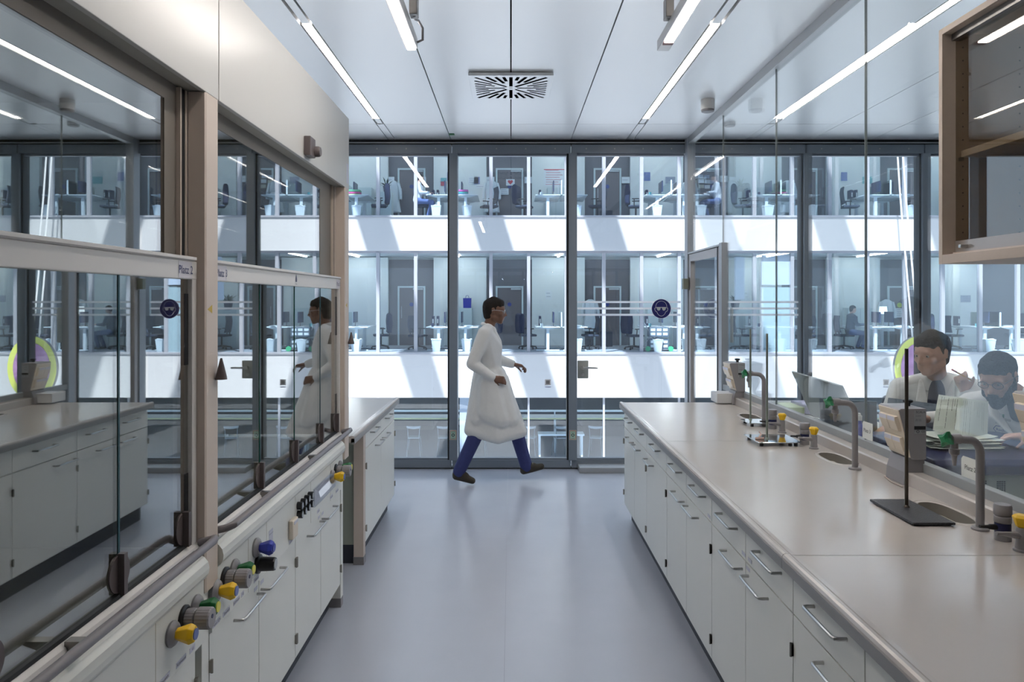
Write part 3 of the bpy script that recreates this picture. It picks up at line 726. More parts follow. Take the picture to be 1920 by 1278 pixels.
def gas_tap(x, y, label):
    t = thing('gas_tap', label, 'gas tap', (x, y, ZT), 'yellow gas taps on the right bench')
    MB().lathe([(.024, 0), (.024, .006), (.0185, .009), (.017, .03), (.017, .068), (.014, .074)], (x, y, ZT)).build('body', GREYPL2, t)
    MB().tube([(x, y, ZT+.048), (x-.03, y-.004, ZT+.052), (x-.06, y-.006, ZT+.056)], [.014, .010, .007]).tube([(x-.058, y-.006, ZT+.056), (x-.085, y-.008, ZT+.058)], .0065).build('hose_nozzle', GREYPL2, t)
    n = 6; vs = []
    for r, h in ((.014, .074), (.017, .078), (.027, .106), (.018, .114)):
        for i in range(n): vs.append((x+r*math.cos(2*PI*i/n+.3), y+r*math.sin(2*PI*i/n+.3), ZT+h))
    MB().add(vs, [[i*n+k, i*n+(k+1)%n, (i+1)*n+(k+1)%n, (i+1)*n+k] for i in range(3) for k in range(n)]).add(vs, [list(range(n))[::-1], list(range(3*n, 4*n))]).build('knob', YEL, t, bevel=.0015)
def vac_valve(x, y, label):
    t = thing('vacuum_valve', label, 'valve', (x, y, ZT), 'grey vacuum valves on the right bench')
    MB().lathe([(.025, 0), (.025, .025)], (x, y, ZT), n=36, flute=.03).build('lower_body', GREYPL2, t)
    MB().lathe([(.0235, .025), (.024, .028), (.024, .052), (.0235, .056)], (x, y, ZT)).build('blue_ring', NAVY, t)
    MB().lathe([(.0245, .058), (.026, .06), (.026, .078), (.024, .08)], (x, y, ZT), n=36, flute=.03).lathe([(.0245, .082), (.027, .085), (.027, .112), (.024, .117)], (x, y, ZT), n=36, flute=.03).build('control_knob', GREYPL2, t)
    MB().tube([(x-.02, y, ZT+.042), (x-.045, y-.002, ZT+.044), (x-.05, y-.002, ZT+.044), (x-.078, y-.003, ZT+.045)], [.010, .009, .006, .0055]).build('hose_nozzle', BLACK, t)
gas_tap(1.612, 4.28, 'yellow-topped gas tap farthest along the right bench, behind the ring stand plate')
gas_tap(1.605, 3.815, 'yellow-topped gas tap beside the mirror-bright ring stand plate, second from the window')
gas_tap(1.60, 2.255, 'yellow-topped gas tap cut by the right edge of the picture')
vac_valve(1.603, 4.41, 'grey vacuum valve with blue ring beside the farthest yellow gas tap')
vac_valve(1.603, 3.93, 'grey vacuum valve with blue ring behind the second yellow gas tap')
vac_valve(1.612, 2.36, 'grey vacuum valve with blue ring right of the nearest tap, by the frame edge')
def stand(cx, cy, rx, ry, x0, x1, y0, y1, ztop, th, feet, mp, mr, label, rr=.006, shear=0):
    t = thing('ring_stand', label, 'stand', (rx, ry, ZT), 'laboratory ring stands on the right bench')
    zb = ZT+(.018 if feet else .004)
    m = MB(); P = [(x0, y0), (x1, y0), (x1+shear, y1), (x0+shear, y1)]
    m.prism(P, 'z', zb, zb+th); m.build('base_plate', mp, t, bevel=.0025)
    if feet:
        for x, y in ((x0+.025, y0+.02), (x1-.03, y0+.02), (x0+.025, y1-.02), (x1-.03, y1-.02), ((x0+x1)/2+.06, y0+.02)):
            MB().cyl((x, y, ZT), (x, y, zb), .010, n=12).build('rubber_foot', BLACK, t)
    else: BX(x0+.01, x1-.01, y0+.01, y1-.01, ZT, zb).build('felt_pad', BLACK, t)
    MB().cyl((rx, ry, zb+th), (rx, ry, ztop), rr, n=14).build('rod', mr, t)
    MB().lathe([(.011, 0), (.010, .004), (rr, .008)], (rx, ry, zb+th)).build('rod_collar', mr, t)
    return t
PLATE = mat('mirror steel plate', (.62, .63, .62), .08, 1)
ROD = mat('galvanised rod', (.32, .36, .31), .35, .8)
RODD = mat('brown steel rod', (.10, .085, .07), .35, .8)
stand(0, 0, 1.53, 4.60, 1.475, 1.745-.10, 4.46, 4.63, 1.497, .006, True, PLATE, ROD, 'ring stand farthest away, bright rod on a thin raised plate beside the far sink')
st2 = stand(0, 0, 1.41, 3.965, 1.325, 1.565, 3.86, 4.10, 1.497, .005, True, PLATE, ROD, 'ring stand with mirror-bright plate on black feet, middle of the three')
stand(0, 0, 1.478, 2.690, 1.395, 1.545, 2.50, 2.80, 1.50, .009, False, mat('black hammered iron', (.035, .035, .04), .35, .3, bump=.4, nscale=220), RODD, 'ring stand with heavy black plate and brown rod, nearest of the three', .0065)
m = MB().tube([(1.355, 3.95, ZT+.024), (1.375, 3.955, ZT+.05), (1.37, 3.97, ZT+.06)], .005, 8).tube([(1.34, 3.95, ZT+.028), (1.385, 3.94, ZT+.03)], .006, 8).build('clamp_boss', mat('copper pink', (.55, .38, .32), .4, .3), loc=(1.36, 3.95, ZT+.02))
tag(m, 'small pinkish metal clamp lying on the mirror-bright stand plate', 'clamp')
o = MB().tube([(1.66, 3.20, ZT+.003), (1.64, 3.10, ZT+.003), (1.642, 3.02, ZT+.003)], .0025, 6).build('cable', mat('beige cable', (.5, .4, .33), .5), loc=(1.65, 3.1, ZT)); tag(o, 'thin beige cable lying on the bench beside the grey socket tower foot', 'cable')
# ================================================================== WALL CABINET
t = thing('wall_cabinet', 'beige glass-fronted wall cabinet hanging over the right bench at the top right corner', 'cabinet', (1.58, 1.8, 1.80))
ya, yb, xa, xb2, za, zb = 1.15, 2.39, 1.42, 1.735, 1.80, 2.575
MB().bbox(xa, xb2, yb-.019, yb, za, zb, .001).build('side_panel', BEIGEW, t)
MB().bbox(xa, xb2, ya, ya+.019, za, zb, .001).build('side_panel', BEIGEW, t)
MB().bbox(xa, xb2, ya+.019, yb-.019, za, za+.03, .001).build('bottom_panel', BEIGEW, t)
MB().bbox(xa, xb2, ya+.019, yb-.019, zb-.02, zb, .001).build('top_panel', BEIGEW, t)
MB().bbox(xa+.062, xb2-.012, ya+.02, yb-.02, 2.15, 2.172, .001).build('shelf', mat('pale shelf', (.58, .5, .42), .4), t)
BX(xb2-.010, xb2, ya+.019, yb-.019, za+.03, zb-.02).build('back_panel', BEIGEW, t)
m = MB()
for k in range(16): 
    z = 1.86+k*.0435
    if abs(z-2.16) > .02: m.cyl((xa+.068, yb-.0200, z), (xa+.068, yb-.0185, z), .0028, n=10); m.cyl((xb2-.06, yb-.0200, z), (xb2-.06, yb-.0185, z), .0028, n=10)
m.build('shelf_pin_hole', BLACK, t)
MB().bbox(xa+.052, xa+.066, yb-.03, yb-.0195, 2.138, 2.15, .002).build('shelf_support', DSTEEL, t)
BX(xa+.03, xa+.065, ya+.02, yb-.02, zb-.042, zb-.02).build('door_track', DSTEEL, t)
BX(xa+.035, xa+.065, ya+.02, yb-.02, za+.03, za+.038).build('door_track', BEIGE, t)
d = BX(xa+.044, xa+.049, 1.72, yb-.02, za+.036, zb-.03).build('sliding_door', GL_CAB, t)
MB().bbox(xa+.020, xa+.044, yb-.085, yb-.07, za+.048, za+.06, .003).build('door_knob', STEEL, d)
BX(xa+.0425, xa+.0505, 1.72, yb-.02, za+.034, za+.075).build('door_rail', mat('satin rail', (.45, .42, .4), .35, .5), d)
d = BX(xa+.053, xa+.058, ya+.02, 1.80, za+.036, zb-.03).build('sliding_door', GL_CAB, t)
m = MB()
for y in (ya+.1, yb-.1): m.box(1.735, PX-.005, y-.02, y+.02, 1.9, 2.5)
m.build('mounting_bracket', ALU, t)
# ================================================================== NEIGHBOURING LAB
NB = mat('neighbour bench white', (.64, .66, .62), .4)
t = thing('lab_bench', 'white lab bench behind the glass partition carrying papers and screens', 'bench', (2.1, 4.75, 0))
MB().bbox(1.835, 2.36, 3.80, 5.62, .865, .90, .004).build('bench_top', NB, t)
BX(1.90, 2.25, 3.84, 5.58, .10, .865).build('bench_body', WHITE, t)
BX(1.95, 2.22, 3.84, 5.58, 0, .10).build('plinth', KICK, t)
t = thing('centrifuge', 'grey-green lab centrifuge with a dark blue lid behind the partition', 'machine', (2.15, 3.45, 0))
MC = mat('machine grey green', (.40, .46, .40), .45)
MB().bbox(1.84, 2.62, 3.12, 3.76, .06, .925, .012).build('body', MC, t)
MB().prism([(3.10, .925), (3.10, .968), (3.13, .988), (3.77, .995), (3.77, .925)], 'x', 1.835, 2.625).build('lid', NAVY, t, bevel=.006)
m = MB()
for r_ in range(4):
    for c_ in range(14):
        m.box(1.93+c_*.0095, 1.937+c_*.0095, 3.118, 3.1205, .895-r_*.009, .900-r_*.009)
for r_ in range(8):
    for c_ in range(4): m.box(2.105+c_*.010, 2.112+c_*.010, 3.118, 3.1205, .892-r_*.009, .898-r_*.009)
m.build('vent_grille', mat('vent dark', (.03, .04, .04), .6), t)
m = MB()
for x in (1.88, 2.58):
    for y in (3.17, 3.7): m.cyl((x, y, 0), (x, y, .06), .025)
m.build('castor', BLACK, t)
def glass_label(y, z, w, h, txt, label):
    t = thing('seat_number_card', label, 'card', (PX-.006, y, z))
    MB().prism([(y-w/2, z-h/2), (y+w/2, z-h/2), (y+w/2, z+h/2-.012), (y+w/2-.01, z+h/2), (y-w/2, z+h/2)], 'x', PX-.0075, PX-.0055).build('card', PAPER, t)
    MB().text(txt, (PX-.009, y, z), .026, (0, -1, 0)).build('lettering', INK, t, recalc=False)
glass_label(3.56, 1.035, .10, .085, 'Platz 3', 'white card reading Platz 3 stuck low on the glass partition')
glass_label(2.76, 1.035, .115, .08, 'Platz 2', 'white card reading Platz 2 stuck low on the glass beside the near tap')
random.seed(3)
def sheets(cx, cy, z0, n, sx, sy, label, nm='paper_sheet', grp='stacked papers', spread=.02, dz=.0035, rot=.2):
    for i in range(n):
        a = random.uniform(-rot, rot); c_, s_ = math.cos(a), math.sin(a); ox, oy = random.uniform(-spread, spread), random.uniform(-spread, spread)
        z = z0+i*dz; m = MB(); N = 6; vs = []
        for k in range(N+1):
            u = (k/N-.5)*sx; b = .012*(abs(k/N-.5)*2)**3*(1 if i == n-1 else .2)
            for v in (-sy/2, sy/2):
                vs.append((cx+ox+u*c_-v*s_, cy+oy+u*s_+v*c_, z+b+.0012))
        top = vs; bot = [(x, y, zz-.0012) for x, y, zz in vs]; M_n = len(vs)
        fs = [[2*k, 2*k+2, 2*k+3, 2*k+1] for k in range(N)]
        m.add(top+bot, fs+[[M_n+i_ for i_ in f[::-1]] for f in fs]+[[0, 1, M_n+1, M_n], [2*N, 2*N+1, M_n+2*N+1, M_n+2*N][::-1]]+[[2*k, 2*k+2, M_n+2*k+2, M_n+2*k][::-1] for k in range(N)]+[[2*k+1, 2*k+3, M_n+2*k+3, M_n+2*k+1] for k in range(N)])
        o = m.build(nm, mat('printed paper %d' % (i % 2), (.66-.04*(i % 2), .69-.03*(i % 2), .63-.04*(i % 2)), .75, noise=.05, nscale=60), loc=(cx, cy, z))
        o['label'] = label; o['category'] = 'paper'; o['group'] = grp
sheets(2.10, 3.42, .997, 12, .31, .22, 'sheet in the loose pile of printed papers lying on the dark blue centrifuge lid', grp='papers on the centrifuge')
sheets(1.98, 4.05, .902, 5, .24, .20, 'crumpled printed sheet lying on the neighbouring bench below the second tap', grp='papers on the neighbouring bench')
# monitor seen through the glass, turned edgewise
t = thing('monitor', 'grey flat monitor with stand on the neighbouring bench, left of the water tap', 'monitor', (2.0, 4.55, .90))
MB().prism([(1.95, .93), (2.03, .925), (1.995, 1.20), (1.99, 1.20)], 'y', 4.55, 4.56)
m = MB(); P4 = [(1.872, 4.80, 1.205), (2.02, 4.40, 1.155), (2.13, 4.38, .905), (2.00, 4.80, .915)]
q = [Vector(p) for p in P4]; nn = (q[1]-q[0]).cross(q[3]-q[0]).normalized()*.012
m.add(q+[p+nn for p in q], [[0, 1, 2, 3], [7, 6, 5, 4], [0, 4, 5, 1], [1, 5, 6, 2], [2, 6, 7, 3], [3, 7, 4, 0]]).build('screen_panel', mat('monitor grey', (.36, .40, .40), .35), t)
MB().tube([(2.03, 4.60, 1.08), (2.06, 4.62, .98), (2.06, 4.62, .905)], .012).build('stand_neck', GREYPL, t)
MB().cyl((2.06, 4.62, .900), (2.06, 4.62, .908), .07).build('stand_foot', GREYPL, t)
def laptop(x, y, yaw, label, scr=True):
    t = thing('laptop', label, 'laptop', (x, y, .90))
    R_ = Matrix.Rotation(yaw, 3, 'Z')
    def T(m):
        for v in m.v:
            d = R_ @ Vector((v.x, v.y, 0)); v.x = x+d.x; v.y = y+d.y
        return m
    T(MB().bbox(-.15, .15, -.11, .11, .902, .918, .003)).build('keyboard_base', mat('laptop silver', (.36, .38, .39), .35, .3), t)
    k = MB()
    for r_ in range(5):
        for c_ in range(13): k.box(-.135+c_*.0208, -.118+c_*.0208, -.02+r_*.0225, -.003+r_*.0225, .918, .920)
    T(k).build('keys', mat('laptop keys', (.10, .11, .12), .5), t)
    s_ = MB(); s_.add([(-.15, .11, .918), (.15, .11, .918), (.15, .16, 1.11), (-.15, .16, 1.11), (-.15, .117, .917), (.15, .117, .917), (.15, .168, 1.108), (-.15, .168, 1.108)], [[0, 1, 2, 3], [7, 6, 5, 4], [0, 4, 5, 1], [1, 5, 6, 2], [2, 6, 7, 3], [3, 7, 4, 0]])
    T(s_).build('screen_lid', mat('lid blue grey', (.13, .16, .20), .4), t)
laptop(2.02, 4.28, 2.6, 'open laptop with grey keyboard on the neighbouring bench under the second tap')
laptop(2.14, 4.02, -1.1, 'blue-grey laptop lid seen from behind in front of the person with the pencil')
t = thing('spray_bottle', 'blue-labelled white spray bottle behind the glass joint', 'bottle', (1.86, 3.86, .90))
MB().lathe([(.026, .0), (.028, .004), (.028, .095), (.020, .112), (.010, .12), (.010, .135)], (1.87, 3.86, .902)).build('bottle_body', mat('bottle blue', (.08, .10, .42), .4), t)
MB().lathe([(.011, .135), (.012, .16), (.006, .165)], (1.87, 3.86, .902)).tube([(1.87, 3.86, 1.06), (1.87, 3.86, 1.072), (1.85, 3.84, 1.075)], .006).build('spray_head', PAPER, t)
o = MB().bbox(1.90, 2.02, 4.95, 5.2, .902, .945, .006).build('tissue_box', mat('pale green box', (.45, .55, .35), .6), loc=(1.96, 5.1, .9)); tag(o, 'flat pale green tissue box on the neighbouring bench near the window', 'box')
o = MB().bbox(2.02, 2.16, 4.9, 5.2, .902, .96, .004).build('carton', mat('lilac white box', (.5, .5, .68), .6), loc=(2.1, 5, .9)); tag(o, 'lilac and white carton beside the pale green tissue box', 'box')
o = MB().lathe([(.03, 0), (.04, .03), (.038, .05)], (1.93, 3.66+.16, .902)).build('beaker_tub', mat('olive tub', (.16, .19, .11), .6), loc=(1.93, 3.82, .9)); tag(o, 'olive green tub beside the white Platz 3 card', 'tub')
pts = [(1.90, 4.4, .905)]
for i in range(28): a = i*.55; pts.append((1.93+.04*math.cos(a)+.002*i, 4.45+.07*math.sin(a)+.012*i, .906+.012*abs(math.sin(i*.8))))
o = MB().tube(pts, .002, 6).build('cable', BLACK, loc=(1.95, 4.5, .9)); tag(o, 'thin dark cable coiled on the neighbouring bench below the monitor', 'cable')
# ------------------------------------------------------------------ blobs and people
def ico(r, c, sub=2):
    bm = bmesh.new(); bmesh.ops.create_icosphere(bm, subdivisions=sub, radius=r); vs = [v.co+Vector(c) for v in bm.verts]; bm.free(); return vs
def hull(pts_r):
    bm = bmesh.new()
    for c, r in pts_r:
        for v in ico(r, c, 2 if r > .02 else 1): bm.verts.new(v)
    res = bmesh.ops.convex_hull(bm, input=bm.verts[:])
    g_ = [e for e in res['geom_interior']+res['geom_unused'] if isinstance(e, bmesh.types.BMVert)]
    bmesh.ops.delete(bm, geom=list(set(g_)), context='VERTS')
    return bm
def blob(name, shapes, vox, m, parent, sm=4, T=None):
    mb = MB()
    for s_ in shapes:
        s2 = [(T @ Vector(c) if T is not None else Vector(c), r) for c, r in s_]
        mb.bm(hull(s2))
    o = mb.build(name, m, parent, recalc=False)
    md = o.modifiers.new('r', 'REMESH'); md.mode = 'VOXEL'; md.voxel_size = vox; md.use_smooth_shade = True
    if sm: ms = o.modifiers.new('s', 'SMOOTH'); ms.iterations = sm; ms.factor = .5
    dg = bpy.context.evaluated_depsgraph_get(); dg.update()
    me = bpy.data.meshes.new_from_object(o.evaluated_get(dg)); o.modifiers.clear(); o.data = me
    for p in me.polygons: p.use_smooth = True
    return o
def frame(c, fwd, up=(0, 0, 1)):
    x = Vector(fwd).normalized(); y = Vector(up).cross(x).normalized(); z = x.cross(y)
    M = Matrix((x, y, z)).transposed().to_4x4(); M.translation = Vector(c); return M
def head_shapes():
    S = [[((-.030, 0, .035), .080), ((.012, 0, .038), .076), ((-.02, 0, .0), .074)],
         [((.012, .022, .01), .055), ((.012, -.022, .01), .055), ((.035, 0, -.04), .045), ((.045, 0, .03), .05)],
         [((.064, .012, -.088), .021), ((.064, -.012, -.088), .021), ((.0, .048, -.052), .026), ((.0, -.048, -.052), .026), ((.05, 0, -.05), .038), ((-.01, 0, -.03), .055)],
         [((.090, 0, .018), .008), ((.112, 0, -.024), .010)], [((.100, .012, -.028), .008), ((.100, -.012, -.028), .008)],
         [((.080, .036, .032), .011), ((.084, .010, .032), .010)], [((.080, -.036, .032), .011), ((.084, -.010, .032), .010)], [((.074, .046, .020), .010), ((.078, .031, .0235), .0085), ((.078, .016, .020), .008)], [((.074, -.046, .020), .010), ((.078, -.031, .0235), .0085), ((.078, -.016, .020), .008)], [((.072, .044, -.002), .010), ((.076, .022, -.003), .009)], [((.072, -.044, -.002), .010), ((.076, -.022, -.003), .009)],
         [((.083, -.018, -.057), .006), ((.090, 0, -.054), .0065), ((.083, .018, -.057), .006)], [((.082, -.014, -.067), .007), ((.087, 0, -.067), .007), ((.082, .014, -.067), .007)], [((.06, .02, -.06), .03), ((.06, -.02, -.06), .03), ((.05, .0, -.03), .05)],
         [((.060, .042, -.018), .022)], [((.060, -.042, -.018), .022)]]
    for s in (-1, 1):
        S += [[((-.006, s*.076, .022), .010), ((-.012, s*.084, .026), .009), ((-.008, s*.080, -.016), .009)]]
    return S
def hair_shapes(full=True):
    return [[((-.036, 0, .045), .086), ((-.005, 0, .060), .078), ((-.045, 0, .0), .070)], [((.015, .028, .082), .042), ((.04, -.030, .086), .032), ((-.02, 0, .088), .056), ((.052, .018, .092), .024), ((.066, 0, .090), .018)], [((.066, .03, .068), .016), ((.070, -.025, .070), .016), ((.05, 0, .09), .03)], [((.05, .052, .055), .014), ((.05, .03, .08), .025), ((.0, .055, .07), .02)], [((.05, -.052, .055), .014), ((.05, -.03, .08), .025), ((.0, -.055, .07), .02)],
            [((-.045, .0, -.03), .062), ((-.03, 0, .02), .082)], [((.006, .070, .012), .010), ((.01, .062, .07), .018), ((-.03, .064, .0), .018), ((-.03, .06, .05), .02)], [((.006, -.070, .012), .010), ((.01, -.062, .07), .018), ((-.03, -.064, .0), .018), ((-.03, -.06, .05), .02)]]
def hand_shapes(s, curl=.6, spread=1):
    """wrist at origin, fingers +x, palm faces -z, thumb to s*y"""
    S = [[((-.01, 0, 0), .022), ((.045, s*.022, 0), .014), ((.045, -s*.022, 0), .013), ((.08, s*.026, -.002), .011), ((.078, -s*.028, -.002), .010)]]
    for i, (y, L) in enumerate(((.027, .070), (.009, .080), (-.010, .074), (-.028, .058))):
        b = Vector((.085-.004*i, s*y, 0)); a1 = curl*(.7+.12*i); a2 = a1+curl*1.1; a3 = a2+curl*.7
        p1 = b+Vector((math.cos(a1), 0, -math.sin(a1)))*L*.45; p2 = p1+Vector((math.cos(a2), 0, -math.sin(a2)))*L*.32; p3 = p2+Vector((math.cos(a3), 0, -math.sin(a3)))*L*.23
        r = .0092-.0006*i
        S += [[(b, r+.001), (p1, r)], [(p1, r), (p2, r*.93)], [(p2, r*.93), (p3, r*.85)]]
    b = Vector((.015, s*.026, -.006)); p1 = b+Vector((.032, s*.024, -.016)); p2 = p1+Vector((.026, s*.004, -.014-.012*curl))
    S += [[(b, .013), (p1, .0105)], [(p1, .0105), (p2, .009)]]
    return S
def tr(S, M): return [[(M @ Vector(c), r) for c, r in s] for s in S]
def glasses(parent, M, m=None):
    g_ = MB()
    for s in (-1, 1):
        pts = [M @ Vector((.094-.10*abs(math.cos(a)*.024+s*.033-0)**1.0*.35, s*.033+.024*math.cos(a), .010+.018*math.sin(a))) for a in [2*PI*k/16 for k in range(17)]]
        g_.tube(pts, .0016, 6)
        g_.tube([M @ Vector((.080, s*.060, .016)), M @ Vector((.0, s*.088, .018)), M @ Vector((-.02, s*.088, .008))], .0016, 6)
    g_.tube([M @ Vector((.093, -.010, .014)), M @ Vector((.098, 0, .017)), M @ Vector((.093, .010, .014))], .0016, 6)
    f = g_.build('safety_glasses', m or BLACK, parent)
    l = MB()
    for s in (-1, 1): l.poly([M @ Vector((.093-.35*.10*abs(.024*math.cos(a)+s*.033), s*.033+.022*math.cos(a), .010+.0165*math.sin(a))) for a in [2*PI*k/14 for k in range(14)]])
    l.build('lens', glass('clear lens', .06, (.95, .97, .97)), f, recalc=False)
def eyes(parent, M):
    e = MB(); p = MB()
    for s in (-1, 1):
        c = M @ Vector((.0735, s*.031, .011)); e.add(*ico_mesh(.0122, c), True); c2 = M @ Vector((.0822, s*.031, .010)); p.add(*ico_mesh(.0052, c2), True)
    e.build('eye', mat('eye white', (.38, .37, .35), .2), parent); p.build('iris', mat('dark iris', (.03, .02, .015), .2), parent)
def ico_mesh(r, c):
    bm = bmesh.new(); bmesh.ops.create_icosphere(bm, subdivisions=2, radius=r); vs = [v.co+Vector(c) for v in bm.verts]; fs = [[v.index for v in f.verts] for f in bm.faces]; bm.free(); return vs, fs
def person(label, J, skin, loc, vox=.0065, beard=False, coat=COAT, top=None, legs=JEANS, hairm=HAIR, spec=False, skirt=None, hands=(.6, .6), shoes=True, simple=False):
    """J holds world joint positions"""
    t = thing('person', label, 'person', loc)
    V3 = {k: Vector(v) for k, v in J.items() if k not in ('face', 'up', 'hLd', 'hRd', 'hLn', 'hRn')}
    HM = frame(J['head'], J['face'], J.get('up', (0, 0, 1)))
    sh = [[(HM @ c if isinstance(c, Vector) else HM @ Vector(c), r) for c, r in s] for s in head_shapes()]
    body = sh
    nk = V3['neck']
    body += [[(HM @ Vector((-.02, 0, -.05)), .052), (nk, .055)], [(nk, .050), (V3['sL']-Vector((0, 0, .015)), .036), (V3['sR']-Vector((0, 0, .015)), .036), (V3['chest'], .10)], [(V3['chest'], .11), (V3['hips'], .12)]]
    for s in 'LR':
        body += [[(V3['s'+s]-Vector((0, 0, .012)), .040), (V3['e'+s], .034)], [(V3['e'+s], .037), (V3['w'+s], .024)]]
        body += [[(V3['p'+s], .085), (V3['k'+s], .055)], [(V3['k'+s], .055), (V3['a'+s], .036)]]
        d = Vector(J['h'+s+'d']).normalized(); n = Vector(J['h'+s+'n']); n = (n-d*n.dot(d)).normalized(); y = n.cross(d)
        HMx = Matrix((d, y, n)).transposed().to_4x4(); HMx.translation = V3['w'+s]+d*.012
        body += tr(hand_shapes(1 if s == 'L' else -1, hands[0 if s == 'L' else 1]), HMx)
    b = blob('body', body, vox, skin, t, 3)
    if not simple: eyes(b, HM)
    blob('hair', [[(HM @ Vector(c), r) for c, r in s] for s in hair_shapes()], vox*1.1, hairm, t, 2)
    if beard:
        blob('beard', [[(HM @ Vector(c), r) for c, r in s] for s in [[((.072, 0, -.108), .032), ((.07, 0, -.085), .036), ((.015, .050, -.07), .030), ((.015, -.050, -.07), .030)], [((.05, .045, -.065), .024), ((.0, .064, -.03), .020)], [((.05, -.045, -.065), .024), ((.0, -.064, -.03), .020)], [((.01, .066, -.045), .018), ((.0, .070, .02), .012)], [((.01, -.066, -.045), .018), ((.0, -.070, .02), .012)],
              [((.055, .045, -.055), .02), ((.08, .02, -.075), .018), ((.02, .06, -.05), .018)], [((.055, -.045, -.055), .02), ((.08, -.02, -.075), .018), ((.02, -.06, -.05), .018)], [((.094, .022, -.047), .007), ((.101, 0, -.042), .007), ((.094, -.022, -.047), .007)]]], vox, hairm, t, 2)
    if spec: glasses(t, HM)
    # trousers
    tr_ = [[(V3['pL'], .10), (V3['pR'], .10), (V3['hips'], .13)]]
    for s in 'LR': tr_ += [[(V3['p'+s], .10), (V3['k'+s], .072)], [(V3['k'+s], .072), (V3['a'+s], .058)]]
    blob('trousers', tr_, vox*1.3, legs, t, 3)
    # garment
    g_ = [[(V3['sL'], .066), (V3['sR'], .066), (nk-Vector((0, 0, .01)), .055)], [(V3['sL'], .06), (V3['sR'], .06), (V3['chest'], .142), (V3['waist'], .13)], [(V3['waist'], .135), (V3['hips'], .145)]]
    for s in 'LR': g_ += [[(V3['s'+s], .068), (V3['e'+s], .056)], [(V3['e'+s], .057), (V3['w'+s]+(V3['e'+s]-V3['w'+s])*.08, .042)]]
    if skirt: g_ += skirt
    blob('lab_coat' if coat is COAT else 'shirt', g_, vox*1.2, coat, t, 4)
    if shoes:
        for s in 'LR':
            a = V3['a'+s]; tt = V3['t'+s]; d = (tt-a); 
            dn = Vector((d.x, d.y, 0)).normalized(); 
            bl = blob('shoe', [[(a+Vector((0, 0, -.025))-dn*.02, .042), (a+Vector((0, 0, .01)), .042)], [(a+Vector((0, 0, -.04))-dn*.025, .036), (a+d*.5+Vector((0, 0, -.015)), .036), (tt, .030)], [(a+d*.5, .035), (a, .04)]], .006, SHOE, t, 2)
            if s == 'R' or True:
                sd_ = Vector((dn.y, -dn.x, 0))
                lc = MB()
                for k in range(4):
                    q = a+d*(.42+.10*k)+Vector((0, 0, .026-.006*k)); lc.tube([q-sd_*.022, q+Vector((0, 0, .012)), q+sd_*.022], .0022, 5)
                if not simple: lc.build('shoe_laces', mat('lace beige', (.4, .38, .3), .8), bl)
    return t, HM
YW = 6.66
J = dict(head=(-.150, YW, 1.575), face=(1, -.06, -.10), neck=(-.205, YW, 1.435), sL=(-.20, YW+.17, 1.385), sR=(-.235, YW-.17, 1.385), chest=(-.215, YW, 1.25), waist=(-.215, YW, 1.06), hips=(-.19, YW, .93),
         eL=(-.14, YW+.23, 1.12), wL=(.02, YW+.16, 1.075), hLd=(1, -.2, -.15), hLn=(0, .4, 1), eR=(-.345, YW-.22, 1.115), wR=(-.16, YW-.20, .985), hRd=(1, .15, -.25), hRn=(0, -1, .2),
         pL=(-.17, YW+.09, .90), pR=(-.19, YW-.09, .90), kL=(.03, YW+.09, .52), aL=(.145, YW+.09, .125), tL=(.285, YW+.09, .125), kR=(-.30, YW-.09, .50), aR=(-.475, YW-.09, .118), tR=(-.352, YW-.09, .036))
skirt = [[((-.20, YW, .96), .165), ((-.37, YW-.10, .50), .06), ((-.35, YW+.10, .50), .06), ((-.12, YW-.15, .44), .06), ((.04, YW+.14, .48), .06), ((.09, YW-.06, .48), .06)], [((-.18, YW, .90), .175), ((-.30, YW-.10, .60), .09), ((-.02, YW-.08, .60), .10), ((-.02, YW+.10, .62), .10), ((-.28, YW+.1, .60), .09)],
         [((-.20, YW-.10, .93), .12), ((-.20, YW+.10, .93), .12), ((-.22, YW-.13, .66), .10), ((-.10, YW-.13, .60), .10), ((-.10, YW+.13, .60), .10)]]
p1, HMw = person('person in a long white lab coat and blue trousers striding past the window', J, SKIN2, (-.2, YW, 0), vox=.0075, skirt=skirt, spec=False, hands=(.7, .7))
glasses(p1, HMw, mat('clear frame', (.6, .65, .68), .2))
m = MB(); Y_ = YW-.2
# coat details: collar and vent
blob('collar', [[((-.165, YW-.06, 1.43), .018), ((-.24, YW-.075, 1.46), .018)], [((-.165, YW+.06, 1.43), .018), ((-.24, YW+.075, 1.46), .018)], [((-.245, YW-.07, 1.46), .018), ((-.265, YW, 1.465), .018), ((-.245, YW+.07, 1.46), .018)], [((-.165, YW-.06, 1.43), .016), ((-.10, YW-.03, 1.30), .014)]], .006, COAT, p1, 2)
# seated person with pencil
ax, ay = 2.52, 4.22
J = dict(head=(2.385, 4.08, 1.375), face=(-.90, -.40, -.22), neck=(2.47, 4.18, 1.235), sL=(2.63, 4.05, 1.17), sR=(2.33, 4.30, 1.155), chest=(2.51, 4.21, 1.06), waist=(2.53, 4.25, .88), hips=(2.56, 4.28, .70),
         eL=(2.66, 3.98, .96), wL=(2.535, 4.02, 1.165), hLd=(-.25, .05, 1), hLn=(.4, .9, 0), eR=(2.24, 4.26, .985), wR=(2.14, 4.10, .955), hRd=(-.6, -.7, -.1), hRn=(0, 0, 1),
         pL=(2.62, 4.20, .67), pR=(2.55, 4.36, .67), kL=(2.48, 3.92, .63), kR=(2.42, 4.36, .63), aL=(2.54, 3.95, .34), aR=(2.50, 4.38, .34), tL=(2.44, 3.88, .30), tR=(2.40, 4.35, .30))
p2, HM2 = person('seated person in a white lab coat with short dark hair holding a red-tipped pencil', J, SKIN1, (2.56, 4.28, .3), hands=(1.25, .4), legs=mat('dark trousers', (.03, .035, .05), .85))
